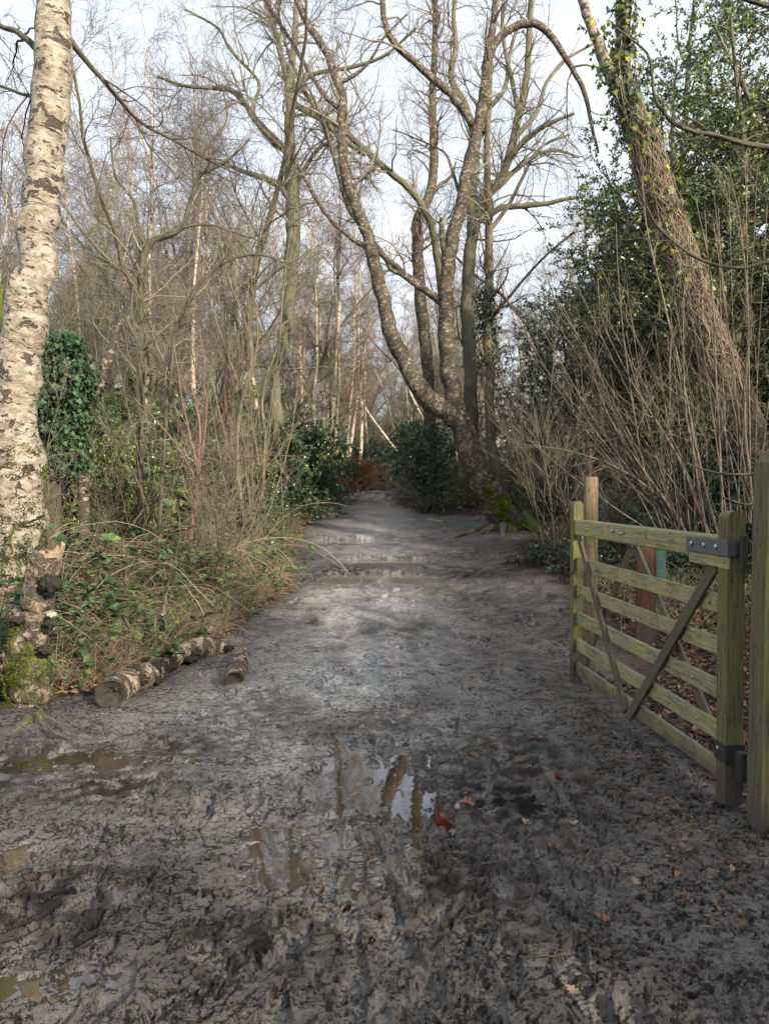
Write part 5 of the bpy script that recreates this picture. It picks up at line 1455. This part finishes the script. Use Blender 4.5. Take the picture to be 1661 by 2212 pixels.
for (px, Y, s) in [(250, 12.5, .75), (380, 13.0, .7), (150, 11.5, .7), (60, 11.5, .8), (450, 15, .7), (520, 17, .9), (310, 15, .9), (590, 19, .95)]:
    place(PH[2], (px - 830) / F * Y, Y, s * 1.35, label='light green evergreen bush behind the bare stems of the left thicket', group='light green bushes in the left wood')
# thin evergreen growth in the left wood
for (px, Y, s, pi) in [(180, 15, .95, 1), (290, 17, .9, 1), (400, 18, 1.0, 1), (90, 13, .9, 1), (480, 20, 1.0, 1), (540, 21, .9, 1), (350, 14.2, .5, 2), (210, 11.8, .45, 0), (30, 16, 1.1, 1), (560, 26, 1.0, 2), (440, 27, 1.2, 1), (250, 24, 1.25, 1)]:
    x = (px - 830) / F * Y; place(PH[pi], x, Y, s, label='dark holly half hidden behind bare stems in the left wood', group='hollies in the left wood')
for (x, Y, s, pi) in [(4.6, 7.6, .5, 0), (5.3, 8.6, .6, 2), (3.4, 9.2, .42, 0), (2.6, 9.6, .35, 0), (4.2, 9.6, .6, 1), (6.2, 9.6, .9, 1)]:
    place(PH[pi], x, Y, s, label='low holly growth under the coppiced shrubs behind the gate', group='low hollies behind the gate')

# distant wood mass closing the horizon
far = []
mb = MB(); n = 900
a = rng.uniform(-1.25, 1.25, n); dd = rng.uniform(85, 130, n); bx = np.sin(a) * dd; by = np.cos(a) * dd; K = 7
P = np.zeros((n, K, 3)); P[:, 0] = np.stack([bx, by, gz(bx, by) - 1], -1); hh = rng.uniform(9, 16, n)
d = np.stack([rng.normal(0, .08, n), rng.normal(0, .08, n), np.ones(n)], -1)
for i in range(1, K):
    d = d + rng.normal(0, .06, (n, 3)); d /= np.linalg.norm(d, axis=1, keepdims=True); P[:, i] = P[:, i - 1] + d * (hh / (K - 1))[:, None]
R = rng.uniform(.08, .2, n)[:, None] * np.linspace(1, .2, K)[None]
mb.tubes(P, R, 4)
g1, r1 = grow(P, R, 9000, .2, 1, 40, 3.0, 6, .15, .03, .5, .02, .4, rmax=.05); g2, r2 = grow(g1, r1, 40000, .1, 1, 40, 1.6, 4, .2, .0, .6, .012, .5, rmax=.02)
mb.tubes(g1, r1, 3); mb.tubes(g2, r2, 3)
o = mb.build('distant_wood', M['twig_brown']); tag(o, 'mass of bare trees far off behind the whole wood', 'wood', kind='stuff')

# ================================================================== understorey
GS = 'bare undergrowth shrubs'


def proto_shrub(seed, H, n, mt, mtw, name='bare_shrub', spread=.35, tw=(150, 700)):
    g = np.random.default_rng(seed); K = 14; P = np.zeros((n, K, 3)); P[:, 0, :2] = g.normal(0, .12, (n, 2)); P[:, 0, 2] = -.1
    a = g.uniform(0, 2 * np.pi, n); d = np.stack([np.cos(a) * spread * g.random(n), np.sin(a) * spread * g.random(n), np.ones(n)], -1); Ls = g.uniform(.5, 1.1, n) * H
    for i in range(1, K):
        d = d + g.normal(0, .07, (n, 3)); d[:, :2] *= 1.05; d /= np.linalg.norm(d, axis=1, keepdims=True); P[:, i] = P[:, i - 1] + d * (Ls / K)[:, None]
    R = (g.uniform(.004, .013, n)[:, None] * np.linspace(1, .2, K)[None])
    root = empty(name, (0, 0, 0), 'bare shrub', 'shrub', GS)
    mb = MB(); mb.tubes(P, R, 6); mb.build('stems', mt, root)
    g1, r1 = grow(P, R, tw[0], .2, 1, 40, .8, 7, .14, .03, .5, .0022, .4, r_=g); g2, r2 = grow(g1, r1, tw[1], .1, 1, 40, .4, 5, .18, .0, .6, .0016, .5, r_=g)
    mb = MB(); mb.tubes(g1, r1, 4); mb.tubes(g2, r2, 3); mb.build('twigs', mtw, root)
    return root


PS = [proto_shrub(400, 3.2, 14, M['oak'], M['twig_brown']), proto_shrub(401, 4.5, 11, M['oak'], M['twig_brown'], spread=.25), proto_shrub(402, 2.2, 18, M['dark'], M['twig_brown'], spread=.6), proto_shrub(403, 3.6, 13, M['redshoot'], M['twig_red'], spread=.35), proto_shrub(404, 3.0, 16, M['dark'], M['twig_brown'], spread=.5)]
spots = []
scatter(25, -.62, -.15, 8.6, 16, PS, (.65, 1.05), .35, label='bare twiggy shrub in the thicket left of the path', group='bare shrubs in the left thicket')
scatter(38, -.62, -.07, 15, 30, PS, (.8, 1.3), .5, label='bare twiggy shrub deep in the wood left of the path', group='bare shrubs deep in the left wood')
scatter(30, .13, .6, 9.5, 18, PS, (.5, .9), .4, label='bare twiggy shrub in the thicket right of the path', group='bare shrubs in the right thicket')
scatter(24, .02, .3, 17, 34, PS, (.6, 1.0), .4, label='bare twiggy shrub beside the far path on the right', group='bare shrubs beside the far path')
# brambles
GBr = 'brambles on the left verge'
PR = [proto_bramble(500, 140), proto_bramble(501, 70, canes=34), proto_bramble(502, 150, H=.7), proto_bramble(503, 20, canes=40, cm='straw')]
for p in PR: p['group'] = GBr; p['label'] = 'tangled bramble with green leaves on the left verge'
spots = []
n_ = 0
while n_ < 95:
    Y = rng.uniform(5.4, 15.5); x = path_l(Y) - .35 - rng.random() ** 1.3 * (1.0 + .32 * Y)
    if x < -.60 * Y: continue
    if Y < 7.0 and x > -2.45: continue
    if (x + 2.9) ** 2 + (Y - 5.0) ** 2 < .5: continue
    s = rng.uniform(.45, .75) if x > path_l(Y) - .9 else rng.uniform(.7, 1.15)
    place(PR[rng.integers(4)], x, Y, s, label='tangled bramble with green leaves among dead grass on the left verge', group=GBr); n_ += 1
n_ = 0
while n_ < 40:
    Y = rng.uniform(7.2, 16); x = path_r(Y) + .7 + rng.random() * .35 * Y
    if (x - 2.4) ** 2 + (Y - 14.6) ** 2 < 3.2: continue
    place(PR[rng.integers(3)], x, Y, rng.uniform(.4, .9), label='low bramble in the undergrowth behind the gate', group='brambles behind the gate'); n_ += 1
for _ in range(30):
    Y = rng.uniform(15, 26); x = path_l(Y) - .3 - rng.random() * 1.5
    place(PR[rng.integers(3)], x, Y, rng.uniform(.6, 1.0), label='low bramble beside the distant path, left side', group='brambles beside the distant path, left')
for _ in range(24):
    Y = rng.uniform(15, 27); x = path_r(Y) + .35 + rng.random() * 1.3
    place(PR[rng.integers(3)], x, Y, rng.uniform(.5, .9), label='low bramble beside the distant path, right side', group='brambles beside the distant path, right')
# brambles overhanging the stump at the left edge
for (px, py, Y, s, lab) in [(10, 1250, 5.6, .8, 'bramble with arching green stems at the left edge, behind the broken stump'), (150, 1200, 6.9, .8, 'leafy bramble right of the big birch foot'), (30, 1480, 5.3, .35, 'small leafy bramble at the foot of the broken stump')]:
    x = (px - 830) / F * Y; place(PR[2], x, Y, s, label=lab, group=GBr)
# ivy patch by the path on the right
piv = proto_bramble(520, 190, H=.35, canes=20, label='trailing ivy patch', group='ivy trailing on the bank', name='ivy_patch', lm='ivy', L=.075)
for (px, py, s) in [(1175, 1215, .7), (1140, 1222, .5), (1225, 1235, .55), (1195, 1195, .6)]:
    g = ghit(px, py); place(piv, g[0], g[1], s, label='trailing ivy clump on the bank left of the far gate upright', group='ivy trailing on the bank')
for (px, py, s) in [(1330, 1250, .7), (1480, 1270, .7), (1550, 1240, .8), (1430, 1240, .8), (1600, 1290, .6)]:
    g = ghit(px, py); place(piv, g[0], g[1], s, label='ivy clump on the ground seen through the gate', group='ivy behind the gate')


# bracken
def proto_bracken(seed):
    g = np.random.default_rng(seed); root = empty('bracken_clump', (0, 0, 0), 'rusty orange dead bracken clump', 'bracken', 'orange bracken beside the path'); n = 26; K = 12
    P = np.zeros((n, K, 3)); P[:, 0, :2] = g.normal(0, .25, (n, 2)); a = g.uniform(0, 6.28, n); d = np.stack([np.cos(a) * .5, np.sin(a) * .5, np.ones(n) * 1.2], -1)
    for i in range(1, K):
        d = d + g.normal(0, .08, (n, 3)); d[:, 2] -= .13; d /= np.linalg.norm(d, axis=1, keepdims=True); P[:, i] = P[:, i - 1] + d * g.uniform(.09, .13)
    mb = MB(); mb.tubes(P, np.full((n, K), .004), 3)
    g1, r1 = grow(P, np.full((n, K), .003), n * 26, .25, 1, 75, .28, 5, .08, -.03, .8, .002, .5, flat=.3, r_=g); mb.tubes(g1, r1, 3)
    leaf_on(g1, 9000, .05, .022, mb, 'diamond', .8, .9, .1, t0=.05)
    mb.build('fronds', M['bracken'], root, smooth=False); return root


pb = proto_bracken(9)
for (px, py, s, lab) in [(715, 1084, 1.35, 'rusty orange bracken clump, left one beside the far path'), (735, 1079, 1.4, 'brightest orange bracken clump in the middle of the patch'), (755, 1076, 1.15, 'orange bracken clump nearest the path end'), (702, 1090, .9, 'small low bracken clump at the left of the orange patch')]:
    g = ghit(px, py); place(pb, g[0] - .05, min(g[1], 24), s, label=lab, group='orange bracken beside the path')
# dry pale grasses right of the far path
PG = proto_bramble(530, 10, H=1.2, canes=80, label='dry pale stems', group='dry pale stem clumps', name='dry_grass_clump', cm='straw')
for (px, py, s, lab) in [(876, 1080, 1.25, 'bushy clump of dry pale stems at the right edge of the far path'), (892, 1090, 1.15, 'dry pale stems just right of the larger clump by the far path'), (905, 1100, .8, 'small dry clump above the bank right of the far path')]:
    g = ghit(px, py); place(PG, g[0] + .2, min(g[1], 23), s, label=lab, group='dry pale stem clumps')

# ================================================================== ground cover
def tufts(n, xf, y0, y1, H, mname, obj_name, label, K=5, w=.0018, lean=.8, per=1, kind='stuff', clump=.0):
    Y = rng.uniform(y0, y1, n); u = rng.random(n); x = xf(Y, u)
    P = np.zeros((n, K, 3)); P[:, 0] = np.stack([x, Y, gz(x, Y) - .01], -1)
    a = rng.uniform(0, 6.28, n); d = np.stack([np.cos(a) * lean * rng.random(n), np.sin(a) * lean * rng.random(n), np.ones(n)], -1); L_ = H * rng.uniform(.35, 1.15, n)
    for i in range(1, K):
        d = d + rng.normal(0, .22, (n, 3)); d[:, 2] -= .32; d /= np.linalg.norm(d, axis=1, keepdims=True); P[:, i] = P[:, i - 1] + d * (L_ / (K - 1))[:, None]
    gg = gz(P[..., 0], P[..., 1]); P[..., 2] = np.maximum(P[..., 2], gg + .012)
    mb = MB(); mb.tubes(P, (w * rng.uniform(.6, 1.5, n))[:, None] * np.linspace(1, .4, K)[None], 3)
    o = mb.build(obj_name, M[mname]); return tag(o, label, 'grass', kind=kind)


left = lambda Y, u: path_l(Y) + .05 - u ** 1.4 * (1.0 + .42 * Y)
tufts(17000, left, 5.6, 14, .42, 'straw', 'dead_grass', 'pale dead grass and stalks covering the left verge')
tufts(13000, left, 5.6, 18, .5, 'straw_red', 'dead_stalks', 'reddish dead stalks tangled through the left verge')
tufts(16000, lambda Y, u: path_r(Y) + .2 + u * .5 * Y, 7.4, 17, .4, 'straw', 'dead_grass', 'pale dead stalks in the undergrowth right of the path')
tufts(6000, lambda Y, u: np.where(u < .5, path_l(Y) + .15 - u * .9, path_l(Y) + .2 - u * .5), 8.2, 11.5, .07, 'grass', 'green_grass', 'short green weeds along the edge of the left verge', w=.0028)
tufts(2200, lambda Y, u: -2.62 - .5 * u, 4.55, 5.3, .08, 'grass', 'green_grass', 'small tuft of short green grass at the foot of the broken stump', w=.0022)
tufts(8000, lambda Y, u: path_l(Y) + .1 - u * 1.3, 14, 26, .12, 'grass', 'green_grass', 'green weeds edging the distant path', w=.005)
# low leafy weeds as countless little leaves
for (nm, lab, n, xf, y0, y1, L_, mt_) in [('ground_ivy', 'countless small green leaves low in the left verge', 9000, left, 6.2, 15, .05, 'bramble'),
                                     ('ground_ivy', 'countless ivy and bramble leaves low in the undergrowth on the right', 12000, lambda Y, u: path_r(Y) + .5 + u * .5 * Y, 7.8, 17, .055, 'ivy')]:
    Y = rng.uniform(y0, y1, n); x = xf(Y, rng.random(n)); keep = pn(x * 1.1, Y * 1.1, 5) > -.12; x = x[keep]; Y = Y[keep]; m_ = len(x)
    z = gz(x, Y) + rng.random(m_) ** 1.5 * .34 + .02; dd = rng.normal(size=(m_, 3)); up = rng.normal(0, .4, (m_, 3)); up[:, 2] += 1
    mb = MB(); mb.leaves(np.stack([x, Y, z], -1), dd, up, L_ * rng.uniform(.5, 1.2, m_), L_ * .7, .2, 'oval'); tag(mb.build(nm, M[mt_], smooth=False), lab, 'ground cover', kind='stuff')


def litter(n, xf, y0, y1, lab, L_=.055, zoff=.012):
    Y = y0 + (y1 - y0) * rng.random(n); x = xf(Y, rng.random(n)); z = gz(x, Y) + rng.uniform(.0, .03, n) + zoff
    a = rng.uniform(0, 6.28, n); d = np.stack([np.cos(a), np.sin(a), rng.normal(0, .3, n)], -1); up = rng.normal(0, .45, (n, 3)); up[:, 2] += 1; s = rng.uniform(.5, 1.3, n)
    mb = MB(); mb.leaves(np.stack([x, Y, z], -1), d, up, L_ * s, L_ * .6 * s, .25, 'oval'); tag(mb.build('leaf_litter', M['litter'], smooth=False), lab, 'leaves', kind='stuff')


litter(22000, lambda Y, u: path_l(Y) + .15 - u ** 1.3 * (1.4 + .4 * Y), 5.0, 15, 'brown leaf litter under the left verge and behind the logs')
litter(15000, lambda Y, u: np.where(Y > 5.9, 2.3, 1.72) + u ** 1.2 * 3.2, 2.9, 8.2, 'dark brown leaf litter behind the open gate', .05)
litter(12000, lambda Y, u: path_r(Y) - .1 + u * .45 * Y, 8, 18, 'brown leaf litter beneath the right thicket')
tufts(5000, lambda Y, u: path_l(Y) + .1 - u * 1.5, 5.4, 9, .18, 'straw_red', 'dead_grass', 'short matted dead stalks along the foot of the left verge')
litter(300, lambda Y, u: 1.15 + .5 * u, 2.6, 5.2, 'scattered brown leaf scraps along the foot of the gate', .035)

# woodland continues behind the viewer and shades the foreground
for (x, Y, s, pi) in [(5, -9, 1.0, 1), (8.2, -6.5, .95, 1), (10.5, -3.5, 1.0, 1), (12, .5, 1.0, 1), (9.2, -4.8, 1.1, 0), (6.6, -2.6, .78, 0), (1.5, -9.5, .95, 0), (-2.0, -9.5, 1.0, 1), (-5.5, -8, 1.0, 0), (-8.5, -5.5, 1.0, 1), (-10.5, -2, .9, 0), (3.2, -12, 1.2, 0), (-4, -13, 1.3, 0), (-11, 1.5, .9, 1), (7.5, -10.5, 1.1, 0), (0, -13.5, 1.2, 1), (-8, -11, 1.2, 1)]:
    place(PT[pi], x, Y, s, label='holly tree standing behind the viewpoint', group='holly trees behind the viewpoint')
for (x, Y, s) in [(10, -3, 1.1), (2.5, -10, 1)]:
    place(PDk[int(abs(x)) % 3], x, Y, s, label='bare tree standing behind the viewpoint', group='bare trees behind the viewpoint')
for r in PBi + PDk + PH + PT + PS + PR + [piv, pb, PG]:
    if '_src' not in r:
        for c in list(r.children): D.objects.remove(c)
        D.objects.remove(r)
for o in list(D.objects):
    if '_src' in o: del o['_src']
